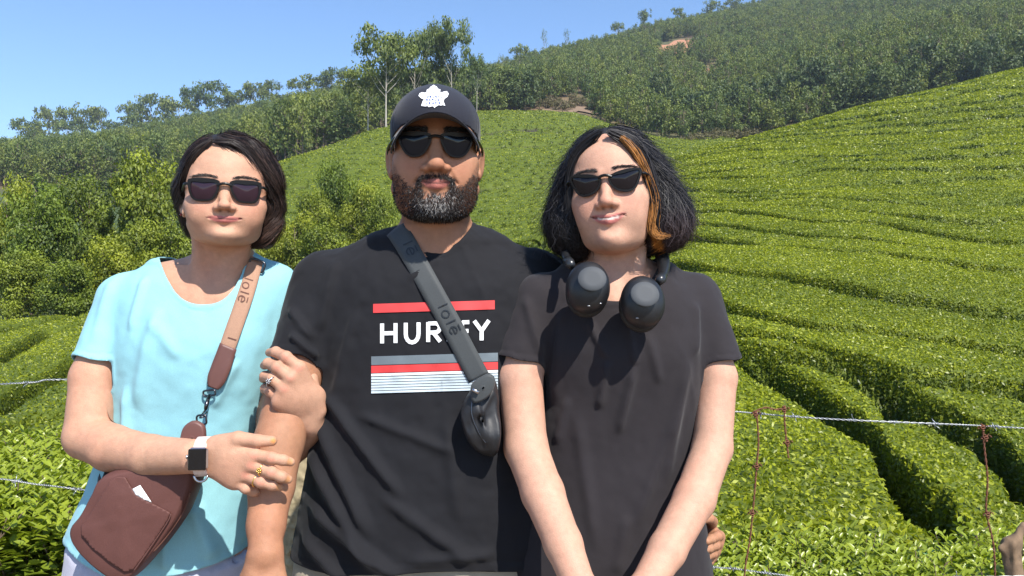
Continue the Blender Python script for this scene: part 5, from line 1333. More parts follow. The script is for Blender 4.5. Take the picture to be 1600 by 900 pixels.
def frizz(path):
    r = np.random.default_rng(9); m, n = path.shape[:2]; off = r.normal(0, 1, (n, 3)) * np.array([.009, .006, .006]); a = (np.linspace(0, 1, m) ** 2)[:, None, None]
    out = r.random(n) < .25; sc_ = np.where(out, 2.4, .8)[:, None]; p = path + a * (off * sc_)[None]; p[..., 2] = np.maximum(p[..., 2], -.116 + r.normal(0, .009, n)[None]); return p
hair(girl, 'black frizzy chin length bob with one orange front lock', GS, 16000, 11, .0088, gflow, gcol, startok=lambda v: ~((GSC(v) > -.007) & (v[:, 1] < -.03)), lift=.0015, width=.0009, wob=.42, seed=6, curlf=gcurl, extra=frizz)
def lock(pers, pts, rad, n, col, seed, name='front_lock', label=None, width=.0012):
    """one bundle of hairs along a path in the head frame"""
    r = np.random.default_rng(seed); c = curve_pts(pts, 16); m = len(c); off = r.normal(0, 1, (n, 3)) * rad * .5; env = np.sin(np.linspace(.12, math.pi * .93, m)) ** .5; wav = r.uniform(0, 6.28, n)
    path = c[:, None] + off[None] * env[:, None, None] + .0020 * np.sin(np.linspace(0, 9, m)[:, None, None] + wav[None, :, None]); nr = np.repeat(np.array([[0.3, -1, 0.2]]), m * n, 0).reshape(m, n, 3)
    v, f, rnd = ribbons(path, nr, width, seed); t = pers['t']
    hp = [q for q in t.children if q.name.split('.')[0] == 'hair'][0]
    o = link(name, mesh(name, pers['fromh'](v) - np.array(t.location), f, cols={'tint': np.array(col) * (.5 + .9 * rnd[:, None])}), hair_mat, hp)
    if label: o['label'] = label
    tag(o, kind='stuff'); return o
lock(girl, [(.034, -.086, .080), (.056, -.076, .052), (.070, -.060, .015), (.078, -.048, -.020), (.076, -.046, -.050), (.070, -.044, -.078), (.080, -.036, -.094), (.100, -.024, -.094)], .0075, 75, (.36, .15, .035), 3, 'orange_lock', 'orange dyed lock framing the cheek')
lock(girl, [(.012, -.084, .093), (.048, -.072, .072), (.068, -.056, .034), (.078, -.048, -.010), (.084, -.035, -.055), (.082, -.025, -.095)], .010, 260, (.016, .014, .016), 4)
lock(girl, [(-.006, -.084, .093), (-.046, -.070, .068), (-.066, -.056, .028), (-.072, -.050, -.020), (-.074, -.040, -.060), (-.072, -.030, -.098)], .009, 260, (.014, .013, .015), 8)
lock(woman, [(-.020, -.070, .092), (.010, -.080, .088), (.042, -.070, .072), (.066, -.052, .045), (.082, -.036, .005)], .006, 200, (.020, .013, .011), 12)
lock(woman, [(-.025, -.068, .093), (-.048, -.066, .072), (-.064, -.050, .042), (-.073, -.028, .018), (-.076, .0, .004)], .006, 200, (.020, .013, .011), 13)
# the man's beard: short single hairs, grey on the chin
def beard():
    S = man['head']; q = man['toh'](man['body'][0]); r = np.random.default_rng(2); m = beardmask(q) * (np.abs(q[:, 0]) < .09) * (q[:, 2] < .0) * (q[:, 2] > -.13) * (q[:, 1] < .03)
    w_ = m * np.where(q[:, 2] < -.045, 1, .25) * (.35 + .65 * np.exp(-((np.abs(q[:, 0]) / .046) ** 4))); w_ *= np.where((np.abs(q[:, 0]) < .030) & (q[:, 2] > -.062), 3, 1); w_[S(q) > .004] = 0; n = 11000; st = q[r.choice(len(q), n, p=w_ / w_.sum())] + r.normal(0, .0008, (n, 3)); g = grad(S, st, 1e-3)
    chin = np.exp(-((st[:, 0] / .032) ** 2 + ((st[:, 2] + .098) / .024) ** 2)); L = .0020 + .0050 * chin + .004 * (np.abs(st[:, 0]) < .03) * (st[:, 2] > -.062) + .003 * r.random(n)
    L = L * np.where(st[:, 2] > -.045, .45, 1); d = g * .55 + np.array([0, -.1, -.9]) + np.c_[st[:, 0] * 6, np.zeros(n), np.zeros(n)] + r.normal(0, .35, (n, 3)); d /= np.linalg.norm(d, axis=1)[:, None]
    path = np.stack([st, st + (d * .6 + g * .35) * L[:, None] * .55, st + d * L[:, None]]); nr = np.repeat(g[None], 3, 0); v, f, rnd = ribbons(path, nr, .00075, 4)
    ch = np.repeat(chin, 6); grey = (rnd < ch * .34)[:, None]; col = np.where(grey, np.array([.42, .40, .38]) * (.6 + .6 * rnd[:, None]), np.array([.018, .014, .013]) * (.6 + rnd[:, None]))
    o = link('beard', mesh('beard', man['fromh'](v) - np.array(man['t'].location), f, cols={'tint': col}), hair_mat, man['t']); o['label'] = 'short dark beard, grey on the chin'; tag(o, kind='stuff')
beard()
def brows(pers, col, n, th, arch, L=.006):
    S = pers['head']; r = np.random.default_rng(3); x = r.uniform(.012, .056, n) * r.choice([-1, 1], n); u = (np.abs(x) - .012) / .045
    z = .0235 + arch * np.sin(np.clip(u, 0, 1) * 2.6) + r.normal(0, th * .5, n) * (1.2 - .6 * u); p = np.c_[x, np.full(n, -.12), z]
    for _ in range(30): p[:, 1] += np.clip(S(p), -.01, .01) * .9
    g = grad(S, p, 1e-3); d = np.c_[np.sign(x) * 1.0, np.zeros(n), .35 - .5 * u] + g * .25 + r.normal(0, .2, (n, 3)); d /= np.linalg.norm(d, axis=1)[:, None]
    path = np.stack([p, p + d * L * .5 + g * .0006, p + d * L]); v, f, rnd = ribbons(path, np.repeat(g[None], 3, 0), .0006, 5)
    o = link('eyebrows', mesh('eyebrows', pers['fromh'](v) - np.array(pers['t'].location), f, cols={'tint': np.array(col) * (.5 + rnd[:, None])}), hair_mat, pers['t']); tag(o, kind='stuff')
brows(woman, (.02, .014, .012), 320, .0020, .005); brows(man, (.012, .010, .010), 900, .004, .004); brows(girl, (.016, .012, .012), 420, .0024, .004)

# ------------------------------------------------------------------ sunglasses
def mat_lens(name, col, rough=.04):
    m, n, b, _ = nodes(name); b.inputs['Base Color'].default_value = (*col, 1); b.inputs['Roughness'].default_value = rough
    b.inputs['Specular IOR Level'].default_value = .35; return m
frame_m = mat_plain('frame_mat', (.008, .008, .009), .38, scale=60, bmp=0, spec=.3); lens_w = mat_lens('plum_lens_mat', (.030, .014, .022)); lens_m = mat_lens('blue_lens_mat', (.006, .009, .016)); lens_g = mat_lens('grey_lens_mat', (.010, .008, .010))
metal_m = mat_plain('steel_mat', (.55, .55, .56), .3, metal=1, scale=80)
def closed_curve(p, n):
    p = np.array(p, float); m = len(p); q = np.concatenate([p[-2:], p, p[:3]]); c = curve_pts(q, (len(q) - 1) * 12 + 1); s = c[24:24 + m * 12]; k = np.linspace(0, len(s), n, endpoint=False).astype(int); return s[k]
def glasses(pers, label, poly, lensmat, thick=.0028, topt=.0050, y0=-.0985, bend=3.2, ear=(.081, .010, .004), zoff=0.0):
    fr = lambda q: pers['fromh'](np.array(q) + np.array([0, 0, zoff])); t = thing('sunglasses', label, 'sunglasses', fr((0, y0, 0)))
    yf = lambda x: y0 + bend * x * x
    out = closed_curve(poly, 48); c = out.mean(0); F_ = MB(); lens = []
    rel = out - c; L = np.linalg.norm(rel, axis=1)[:, None]; th = thick + (topt - thick) * sm(0, .8, rel[:, 1] / (L[:, 0] + 1e-9)); inn = out - rel / L * th[:, None]
    for s in (-1, 1):
        A = out * np.array([s, 1]); B = inn * np.array([s, 1]); k = len(A); V = []
        for y1 in (0, .0036):
            V += [(a[0], yf(a[0]) + y1 - .0018 - .20 * a[1], a[1]) for a in A]; V += [(a[0], yf(a[0]) + y1 - .0018 - .20 * a[1], a[1]) for a in B]
        fs = []
        for i in range(k):
            j = (i + 1) % k
            fs += [(i, j, k + j, k + i), (2 * k + j, 2 * k + i, 3 * k + i, 3 * k + j), (j, i, 2 * k + i, 2 * k + j), (k + i, k + j, 3 * k + j, 3 * k + i)]
        F_.add([fr(v) for v in V], fs)
        rings = [1.0, .75, .5, .25]; V = []; cc = np.array([c[0] * s, c[1]])
        for q in rings:
            for b_ in B: p = cc + (b_ * 1.0 - cc) * q; V.append((p[0], yf(p[0]) + .0002 - .0022 * (1 - q * q) - .20 * p[1], p[1]))
        V.append((cc[0], yf(cc[0]) - .0020 - .20 * cc[1], cc[1])); fs = [(a * k + i, a * k + (i + 1) % k, (a + 1) * k + (i + 1) % k, (a + 1) * k + i) for a in range(3) for i in range(k)] + [(3 * k + i, 3 * k + (i + 1) % k, 4 * k) for i in range(k)]
        lens.append(([fr(v) for v in V], fs))
    b_in = out[np.argmin(out[:, 0])]; zb = .010
    br = np.array([fr((x, yf(x) - .0026 - .002 * (1 - (x / .012) ** 2), zb + .0035 * (1 - (x / .012) ** 2))) for x in np.linspace(-.012, .012, 9)]); F_.tube(br, .0026, 8)
    F_.build('frame', frame_m, t, smooth=False)
    for v, f in lens: q = MB(); q.add(v, f); q.build('lens', lensmat, t)
    xo = out[:, 0].max(); zt = .0135
    for s in (-1, 1):
        pth = curve_pts([fr((s * (xo - .001), yf(xo) + .001, zt)), fr((s * (xo + .006), yf(xo) + .012, zt)), fr((s * (ear[0] - .003), -.02, zt - .002)), fr((s * ear[0], ear[1], ear[2])), fr((s * (ear[0] - .002), ear[1] + .022, ear[2] - .022))], 20)
        q = MB(); q.tube(pth, .0026, 8); q.v = [np.concatenate(q.v)]; q.build('temple_arm', frame_m, t)
        q = MB(); q.tube([fr((s * (xo - .0035), yf(xo) - .0022, zt)), fr((s * (xo - .0035), yf(xo) - .0034, zt))], .0016, 8); q.build('rivet', metal_m, t)
    return t
glasses(woman, 'black square sunglasses with plum lenses on the woman in turquoise', [(.0080, .012), (.013, .019), (.032, .0215), (.056, .021), (.0630, .016), (.0590, -.008), (.052, -.0195), (.041, -.0225), (.024, -.021), (.0150, -.010)], lens_w, .0040, .0076, ear=(.080, .008, .006))
glasses(man, 'black sunglasses with dark blue lenses under the cap brim', [(.0065, .010), (.012, .018), (.032, .0205), (.055, .0195), (.0615, .015), (.0585, .002), (.051, -.012), (.040, -.0195), (.025, -.0185), (.0145, -.009)], lens_m, .0030, .0070, ear=(.082, .008, .006))
glasses(girl, 'narrow black cat eye sunglasses on the girl with the orange lock', [(.0060, .008), (.014, .0145), (.034, .0200), (.056, .0215), (.0650, .0190), (.0605, .004), (.052, -.012), (.038, -.0178), (.020, -.0140), (.0095, -.004)], lens_g, .0034, .0060, ear=(.078, .006, .006))

# ------------------------------------------------------------------ flat prints laid on cloth
from mathutils.geometry import delaunay_2d_cdt
def decal(polys, bv, gap, step=4.0):
    V = []; Fc = []
    for k, poly in enumerate(polys):
        poly = np.array(poly, float); pts = []
        for a, b in zip(poly, np.roll(poly, -1, 0)):
            n = max(1, int(np.linalg.norm(b - a) / step)); pts += [a + (b - a) * i / n for i in range(n)]
        m = len(pts); lo, hi = poly.min(0), poly.max(0)
        gx, gy = np.meshgrid(np.arange(lo[0] + step / 2, hi[0], step), np.arange(lo[1] + step / 2, hi[1], step)); ins = [np.array(q) for q in zip(gx.ravel(), gy.ravel())]
        r = delaunay_2d_cdt([Vector(p) for p in pts + ins], [(i, (i + 1) % m) for i in range(m)], [list(range(m))], 1, 1e-6)
        vv = np.array([tuple(q) for q in r[0]]); w_ = project_px(bv, vv[:, 0], vv[:, 1], gap + .00012 * (k % 7))
        bad = np.isnan(w_[:, 0]); base = sum(len(q) for q in V); V.append(np.nan_to_num(w_)); Fc += [tuple(i + base for i in t) for t in r[2] if not any(bad[i] for i in t)]
    return np.concatenate(V), Fc
def stroke(pts, w_):
    p = np.array(pts, float); p = p[np.r_[True, np.linalg.norm(np.diff(p, axis=0), axis=1) > 1e-5]]; t = np.gradient(p, axis=0); t /= np.linalg.norm(t, axis=1)[:, None]; n = np.c_[-t[:, 1], t[:, 0]]
    for i in range(1, len(p) - 1):
        a = p[i] - p[i - 1]; b = p[i + 1] - p[i]; a /= np.linalg.norm(a); b /= np.linalg.norm(b); q = (a + b); q /= np.linalg.norm(q); n[i] = np.array([-q[1], q[0]]) / max(.5, abs(q @ a))
    return np.concatenate([p + n * w_ / 2, (p - n * w_ / 2)[::-1]])
ARC = lambda cx, cy, rx, ry, a, b, n=9: [(cx + rx * math.cos(math.radians(t)), cy + ry * math.sin(math.radians(t))) for t in np.linspace(a, b, n)]
GLY = {'H': [[(0, 0), (0, 1)], [(1, 0), (1, 1)], [(.02, .5), (.98, .5)]], 'U': [[(0, 1), (0, .42)] + ARC(.5, .42, .5, .42, 180, 360) + [(1, 1)]],
 'R': [[(0, 0), (0, 1)], [(.0, .93), (.55, .93)] + ARC(.55, .70, .36, .23, 80, -80, 7) + [(.0, .47)], [(.42, .45), (.95, 0)]], 'L': [[(0, 1), (0, 0)], [(0, .06), (.8, .06)]],
 'E': [[(0, 0), (0, 1)], [(0, .94), (.8, .94)], [(0, .5), (.72, .5)], [(0, .06), (.8, .06)]], 'Y': [[(0, 1), (.5, .48)], [(1, 1), (.5, .48)], [(.5, .52), (.5, 0)]],
 'T': [[(0, .94), (1, .94)], [(.5, .94), (.5, 0)]], 'O': [ARC(.5, .5, .48, .48, 90, 275, 9), ARC(.5, .5, .48, .48, -90, 95, 9)], 'N': [[(0, 0), (0, 1)], [(0, 1), (1, 0)], [(1, 0), (1, 1)]],
 'M': [[(0, 0), (0, 1)], [(0, 1), (.5, .3)], [(.5, .3), (1, 1)], [(1, 1), (1, 0)]], 'A': [[(0, 0), (.5, 1)], [(.5, 1), (1, 0)], [(.2, .35), (.8, .35)]], 'P': [[(0, 0), (0, 1)], [(.0, .93), (.55, .93)] + ARC(.55, .70, .36, .23, 80, -80, 7) + [(.0, .47)]],
 'F': [[(0, 0), (0, 1)], [(0, .94), (.8, .94)], [(0, .5), (.7, .5)]], 'S': [ARC(.5, .73, .4, .24, 20, 270, 9) + ARC(.5, .26, .4, .24, 90, -160, 9)[1:]],
 'l': [[(0.3, 1), (.3, 0)]], 'o': [ARC(.5, .36, .42, .36, 90, 275, 9), ARC(.5, .36, .42, .36, -90, 95, 9)], 'e': [[(.08, .38), (.92, .38)], ARC(.5, .36, .42, .36, 3, 320, 13)], '-': [[(.1, 1.0), (.9, 1.0)]]}
def glyph(ch, org, ux, uy, w_):
    org, ux, uy = map(np.array, (org, ux, uy)); return [stroke([org + ux * x + uy * y for x, y in s], w_) for s in GLY[ch]]
def print_mat(name, col, rough=.7): return mat_plain(name, col, rough, scale=500, var=.10, bmp=.15)
def decal_obj(name, polys, bv, gap, mat, parent, label=None, step=4.0, world_off=None):
    v, f = decal(polys, bv, gap, step); p = parent; off = np.zeros(3)
    while p is not None: off += np.array(p.location); p = p.parent
    o = link(name, mesh(name, v - off, f), mat, parent, smooth=True)
    if label: o['label'] = label
    return o
pr_red, pr_grey, pr_white, pr_ice = print_mat('red_print_mat', (.62, .045, .045)), print_mat('grey_print_mat', (.13, .16, .18)), print_mat('white_print_mat', (.78, .78, .78)), print_mat('pale_print_mat', (.52, .60, .64))
sb = man['shirt'][2]; so_m = man['shirt_o']
L_, Rt = 580, 776
slope = lambda x, y: y - (x - 580) * .03
def quad(x0, x1, y0, y1): n = 12; xs = np.linspace(x0, x1, n); return [(x, slope(x, y0)) for x in xs] + [(x, slope(x, y1)) for x in xs[::-1]]
decal_obj('print', [quad(583, 773, 475, 489)], sb, .0016, pr_red, so_m, 'red bar above the lettering')
decal_obj('print', [quad(580, L_ + 198, 557, 570.5)], sb, .0016, pr_grey, so_m, 'grey bar under the lettering')
decal_obj('print', [quad(580, L_ + 198, 571.5, 583)], sb, .0016, pr_red, so_m, 'red bar under the lettering')
decal_obj('print', [quad(580, L_ + 198, 584, 588)], sb, .0016, pr_white, so_m, 'white line under the red bar')
decal_obj('print', [quad(580, L_ + 198, y, y + 3.4) for y in (589.3, 593.7, 598.1, 602.5, 606.9, 611.3)], sb, .0016, pr_ice, so_m, 'thin pale lines at the bottom of the print')
polys = []
for ch, x0, x1 in (('H', 597, 618), ('U', 634, 654), ('R', 669, 689), ('L', 701, 716), ('E', 722, 736), ('Y', 741, 764)):
    polys += glyph(ch, (x0, slope(x0, 537)), (x1 - x0, -.03 * (x1 - x0)), (0, -31), 6.2)
decal_obj('lettering', polys, sb, .0017, pr_white, so_m, 'white word HURLEY across the chest', 5)

# ------------------------------------------------------------------ cap
cap_m = mat_cloth('cap_mat', (.014, .015, .024), .8, 1200); M_ = man
def cap():
    fr = M_['fromh']; t = thing('baseball_cap', 'black baseball cap with a white leaf emblem on the bearded man', 'cap', fr((0, 0, .06)))
    S = SDF(); S.add(E((0, .012, .036), (.0785, .1065, .0900))); S.add(E((0, -.022, .050), (.0690, .0760, .0560)), .02)
    lo, hi = S.bbox(); v, f = surf(S, lo - .01, hi + .01, .0035)
    base = lambda q: .043 - .30 * (q[:, 1] + .095) + 0 * q[:, 0]
    a = np.arctan2(v[:, 0], -(v[:, 1] - .012)); seam = np.min([np.abs((a - s + math.pi) % (2 * math.pi) - math.pi) for s in np.radians([0, 52, -52, 118, -118, 180])], 0) * np.hypot(v[:, 0], v[:, 1] - .012)
    n = vnormals(v, f); v = v - n * (.0008 * np.exp(-(seam / .0022) ** 2) * sm(.122, .11, v[:, 2]) - .0008 * np.exp(-((seam - .005) / .002) ** 2))[:, None] + n * (.0009 * fbm(v, 30, 2))[:, None]
    v, f, _ = clip(v, f, base(v) - v[:, 2]); w_ = fr(v)
    o = link('crown', mesh('crown', w_ - np.array(t.location), f), cap_m, t); md = o.modifiers.new('c', 'SOLIDIFY'); md.thickness = .002
    q = MB(); q.add(*(lambda vv, ff: (fr(vv), ff))(*(lambda: (np.array([[.007 * math.cos(a) * math.cos(b), .012 + .007 * math.sin(a) * math.cos(b), .1235 + .004 * math.sin(b)] for b in np.linspace(0, math.pi / 2, 4) for a in np.linspace(0, 2 * math.pi, 13)[:-1]]), [(i * 12 + j, i * 12 + (j + 1) % 12, (i + 1) * 12 + (j + 1) % 12, (i + 1) * 12 + j) for i in range(3) for j in range(12)]))())); q.build('button', cap_m, t)
    nu, nv = 41, 12; V = []
    for i in range(nu):
        ph = math.radians(-66 + 132 * i / (nu - 1)); xi, yi = .0775 * math.sin(ph), .006 - .1035 * math.cos(ph) ** .9
        zi = float(base(np.array([[0, yi, 0]]))[0]) + .002
        for j in range(nv):
            u = j / (nv - 1); e = .069 * max(0, math.cos(ph * 90 / 66)) ** .55; x = xi * (1 + .0 * u) + (.004 * math.sin(ph)) * u; y = yi - e * u
            z = zi - u * .004 - .004 * u * u; V.append((x, y, z - (.016 * u + .010) * (x / .075) ** 2))
    V = np.array(V); fs = [(i * nv + j, (i + 1) * nv + j, (i + 1) * nv + j + 1, i * nv + j + 1) for i in range(nu - 1) for j in range(nv - 1)]
    o = link('brim', mesh('brim', fr(V) - np.array(t.location), np.array(fs)), cap_m, t); md = o.modifiers.new('c', 'SOLIDIFY'); md.thickness = .0032; md.offset = 0
    leaf = [(688, 562), (700, 570), (712, 577), (722, 592), (742, 600), (736, 617), (752, 621), (772, 614), (792, 612), (805, 632), (796, 655), (772, 672), (764, 690), (779, 726), (758, 720), (745, 724), (728, 720), (706, 733), (692, 743), (688, 730), (670, 731), (650, 737), (640, 728), (620, 731), (590, 726), (602, 690), (612, 676), (592, 669), (569, 648), (578, 628), (598, 620), (616, 624), (633, 618), (634, 601), (652, 592), (662, 578), (676, 571)]
    leaf = [(540 + a / 5 - 0, 20 + b / 5) for a, b in leaf]; bv = bvh(w_, f)
    o = decal_obj('emblem', [leaf], bv, .0022, pr_white, t, 'white maple leaf emblem', 2.0); ln = []; bl = print_mat('blue_thread_mat', (.06, .10, .30))
    for word, y, x0, w0 in (('TORONTO', 152.6, 663, 3.0), ('MAPLE', 157.4, 665.5, 3.4), ('LEAFS', 162.4, 665.5, 3.6)):
        for i, ch in enumerate(word): ln += glyph(ch, (x0 + i * (w0 + 1.3), y), (w0 * .8, 0), (0, -3.2), .85)
    decal_obj('emblem_lettering', ln, bv, .0028, bl, o, None, 3); 
    vein = [stroke([(677.5, 138), (677.5, 147)], .6), stroke([(677.5, 145), (674, 141)], .5), stroke([(677.5, 145), (681, 141)], .5)]; decal_obj('emblem_lettering', vein, bv, .0028, bl, o, None, 3)
cap()
# ------------------------------------------------------------------ straps, bags, watch, rings, headphones
def ribbon_px(name, ctr, wid, bv, gap, mat, parent, n=30, pre=(), post=(), thick=.0022, dmap=None):
    """webbing laid on cloth: centre line and width in photo pixels, cast on the shirt; pre/post are free 3-D points (left, right)"""
    c = curve_pts(ctr, n); t = np.gradient(c, axis=0); t /= np.linalg.norm(t, axis=1)[:, None]; nn = np.c_[t[:, 1], -t[:, 0]]; w_ = np.interp(np.linspace(0, 1, n), np.linspace(0, 1, len(wid)), wid)[:, None] / 2
    cols = [project_px(bv, *(c + nn * w_ * k).T, gap) for k in (-1, -.5, 0, .5, 1)]
    A = np.stack(cols, 1); ok = ~np.isnan(A).any((1, 2)); A = A[ok]
    y = A[:, :, 1]; ym = y.mean(1, keepdims=True); k = np.ones(7) / 7; A[:, :, 1] = y * .3 + .7 * np.convolve(np.pad(ym[:, 0], 3, mode='edge'), k, 'valid')[:, None]
    A = np.concatenate([np.array([[np.array(l) + (np.array(r_) - np.array(l)) * q for q in (0, .25, .5, .75, 1)] for l, r_ in pre]).reshape(-1, 5, 3), A, np.array([[np.array(l) + (np.array(r_) - np.array(l)) * q for q in (0, .25, .5, .75, 1)] for l, r_ in post]).reshape(-1, 5, 3)])
    m = len(A); f = np.array([(i * 5 + j, i * 5 + j + 1, (i + 1) * 5 + j + 1, (i + 1) * 5 + j) for i in range(m - 1) for j in range(4)]); V = A.reshape(-1, 3)
    p = parent; off = np.zeros(3)
    while p is not None: off += np.array(p.location); p = p.parent
    o = link(name, mesh(name, V - off, f), mat, parent); md = o.modifiers.new('t', 'SOLIDIFY'); md.thickness = thick; md.offset = 0
    return o, A
def pillow(name, poly, d, th, mat, parent, bulge=.25, n=56, layers=9, edge=4, tilt=(0, 0), noise_amp=.0, inset=.16):
    """a soft bag body: outline in photo pixels at distance d, real thickness th"""
    out = closed_curve(poly, n); w0 = np.array([P(a, b, d) for a, b in out]); c = w0.mean(0); V = []; fs = []
    w0[:, 1] += (w0[:, 0] - c[0]) * tilt[0] + (w0[:, 2] - c[2]) * tilt[1]
    prof = [(-1, 1 - inset)] + [(math.sin(a), (1 - inset) + inset * math.cos(a)) for a in np.linspace(-math.pi / 2 + .25, math.pi / 2 - .25, layers)] + [(1, 1 - inset)]
    rings = [(y, s) for y, s in prof]
    rings = [(-1 - bulge * (1 - q * q), (1 - inset) * q) for q in (.12, .35, .6, .82)] + rings + [(1, (1 - inset) * q) for q in (.6, .2)]
    for y, s in rings:
        for p in w0: q = c + (p - c) * s; V.append((q[0], q[1] + y * th / 2, q[2]))
    m = len(rings); fs = [(a * n + i, a * n + (i + 1) % n, (a + 1) * n + (i + 1) % n, (a + 1) * n + i) for a in range(m - 1) for i in range(n)] + [tuple(range(n)), tuple(range((m - 1) * n, m * n))[::-1]]
    V = np.array(V)
    if noise_amp: V = V + (noise_amp * fbm(V * np.array([1, 1, .6]), 28, 3))[:, None] * np.array([.2, -1, .2])
    q = MB(); q.add(V, fs); return q.build(name, mat, parent), V, [list(f) for f in fs]
def polybvh(V, fs): return BVHTree.FromPolygons([tuple(v) for v in V.tolist()], fs)
brown = mat_cloth('brown_bag_mat', (.115, .048, .040), .62, 700, .06, .0); brown_l = mat_plain('brown_leather_mat', (.13, .055, .045), .5, scale=120, bmp=.3)
tan = mat_cloth('tan_webbing_mat', (.36, .21, .14), .8, 600, .08, .1); grey_web = mat_cloth('grey_webbing_mat', (.055, .06, .062), .6, 700, .1, .1); black_sat = mat_plain('black_satin_mat', (.012, .012, .014), .55, scale=30, bmp=.4)
gun = mat_plain('gunmetal_mat', (.10, .10, .11), .3, metal=1, scale=80); dark_thread = mat_plain('dark_thread_mat', (.12, .05, .035), .8, scale=300); black_thread = mat_plain('black_thread_mat', (.012, .012, .013), .35, scale=300)
# the woman's brown crossbody bag
wt = thing('crossbody_bag', 'brown crossbody bag with tan strap under the turquoise woman\'s forearm', 'bag', P(215, 810, 1.34)); wb = woman['both']
bodyo, BV, BF = pillow('bag_body', [(172, 738), (230, 722), (300, 712), (318, 720), (312, 752), (303, 775), (291, 803), (268, 838), (240, 872), (216, 897), (196, 903), (170, 888), (140, 862), (122, 838), (121, 818), (137, 798), (155, 765)], 1.345, .072, brown, wt, .12, inset=.10, noise_amp=.004)
bb = polybvh(BV, BF)
def panel(name, poly, bv, gap, th, mat, parent, label=None, step=4):
    v, f = decal([poly], bv, gap, step); p = parent; off = np.zeros(3)
    while p is not None: off += np.array(p.location); p = p.parent
    o = link(name, mesh(name, v - off, f), mat, parent); md = o.modifiers.new('t', 'SOLIDIFY'); md.thickness = th; md.offset = 0
    if label: o['label'] = label
    return o
panel('pocket', [(196, 746), (203, 758), (212, 772), (226, 781), (245, 790), (266, 801), (262, 812), (240, 846), (222, 872), (208, 890), (195, 893), (172, 878), (145, 856), (128, 836), (127, 822), (141, 803), (160, 772), (174, 750), (184, 745)], bb, .0030, .0030, brown, wt, 'front slip pocket')
panel('card', [(207, 764), (219, 758), (237, 785), (226, 781), (212, 773)], bb, .0046, .0008, mat_plain('card_mat', (.80, .80, .79), .5), wt, 'white card sticking out of the pocket')
q = MB(); e = project_px(bb, *np.array([(267, 803), (262, 815), (240, 848), (222, 874), (209, 892)]).T, .0055); q.tube(curve_pts(e[~np.isnan(e[:, 0])], 20), .0011, 6); q.build('seam', brown_l, wt)
q = MB(); e = project_px(bb, *np.array([(297, 770), (286, 800), (262, 836), (240, 862)]).T, .001); q.tube(curve_pts(e[~np.isnan(e[:, 0])], 20), .0016, 6); q.build('zip', dark_thread, wt)
pillow('strap_tab', [(284, 676), (290, 664), (302, 657), (314, 660), (321, 670), (321, 700), (312, 720), (296, 722), (282, 700)], 1.315, .014, brown_l, wt, .1, n=32)
q = MB(); q.tube(curve_pts([P(170, 742, 1.37), P(160, 760, 1.42), P(168, 700, 1.47)], 12), .009, 8); q.build('side_strap', black_sat, wt)
o1, A1 = ribbon_px('webbing_strap', [(402, 404), (396, 420), (389, 445), (378, 478), (366, 512), (354, 546)], [25, 27, 27, 27, 27], wb, .006, tan, wt, 36)
sfb = bvh(A1.reshape(-1, 3), np.array([(i * 5 + j, i * 5 + j + 1, (i + 1) * 5 + j + 1, (i + 1) * 5 + j) for i in range(len(A1) - 1) for j in range(4)]))
o2, A2 = ribbon_px('leather_end', [(357, 541), (348, 566), (338, 592), (333, 606)], [30, 31, 30, 17], wb, .0085, brown_l, wt, 14, thick=.004)
# woven lettering on the webbing, read along the strap
def strap_word(word, x, y, ux, uy, w_, adv, bv, mat, parent, gap=.0022):
    ps = []; ux = np.array(ux, float); uy = np.array(uy, float); o_ = np.array([x, y], float)
    for ch in word:
        if ch == '^': ps += [stroke([o_ - ux * 1.15 + uy * 1.02, o_ - ux * .45 + uy * 1.02], w_)]; continue
        ps += glyph(ch, o_, ux, uy, w_); o_ = o_ + ux * (adv if ch != 'l' else adv * .62)
    return decal_obj('lettering', ps, bv, gap, mat, parent, None, 4)
strap_word('lole^', 383, 431, (-3.2, 10.5), (13.5, 4.2), 1.7, 1.22, sfb, dark_thread, o1)
strap_word('l', 357, 524, (-3.2, 10.5), (13.5, 4.2), 1.7, 1.22, sfb, dark_thread, o1)
def rect_ring(c, ux, uz, w_, h_, r, name, parent, mat=gun):
    c, ux, uz = map(lambda a: np.array(a, float), (c, ux, uz)); ux /= np.linalg.norm(ux); uz -= ux * (uz @ ux); uz /= np.linalg.norm(uz); pts = []
    for a in np.linspace(0, 2 * math.pi, 29)[:-1]: s, k = math.sin(a), math.cos(a); pts.append(c + ux * w_ / 2 * np.sign(k) * abs(k) ** .5 + uz * h_ / 2 * np.sign(s) * abs(s) ** .5)
    q = MB(); q.tube(pts, r, 8, closed=True); return q.build(name, mat, parent)
sl = project_px(wb, [401], [415], .012)[0]; rect_ring(sl, P(20, 7, 1) - P(0, 0, 1), P(-6, 20, 1) - P(0, 0, 1), .031, .022, .0022, 'strap_slider', wt)
b0 = project_px(wb, [327], [614], .010)[0]; b2 = P(315, 656, b0[1] - .05); b1 = b0 * .5 + b2 * .5
rect_ring(b0, (1, 0, .1), (0, 0, 1), .022, .010, .0018, 'strap_ring', wt); rect_ring(b2, (1, 0, .1), (0, 0, 1), .017, .017, .0018, 'bag_ring', wt)
q = MB(); q.tube([b0 + (0, 0, -.005), b1 + (.002, 0, .004), b1 + (0, 0, -.006)], [.0034, .0040, .0030], 8); q.tube(curve_pts([b1 + (0, 0, -.006), b1 + (-.004, 0, -.012), b2 + (-.003, 0, .004), b2 + (.004, -.001, .006), b1 + (.003, 0, -.010)], 14), .0017, 6); q.build('snap_hook', gun, wt)
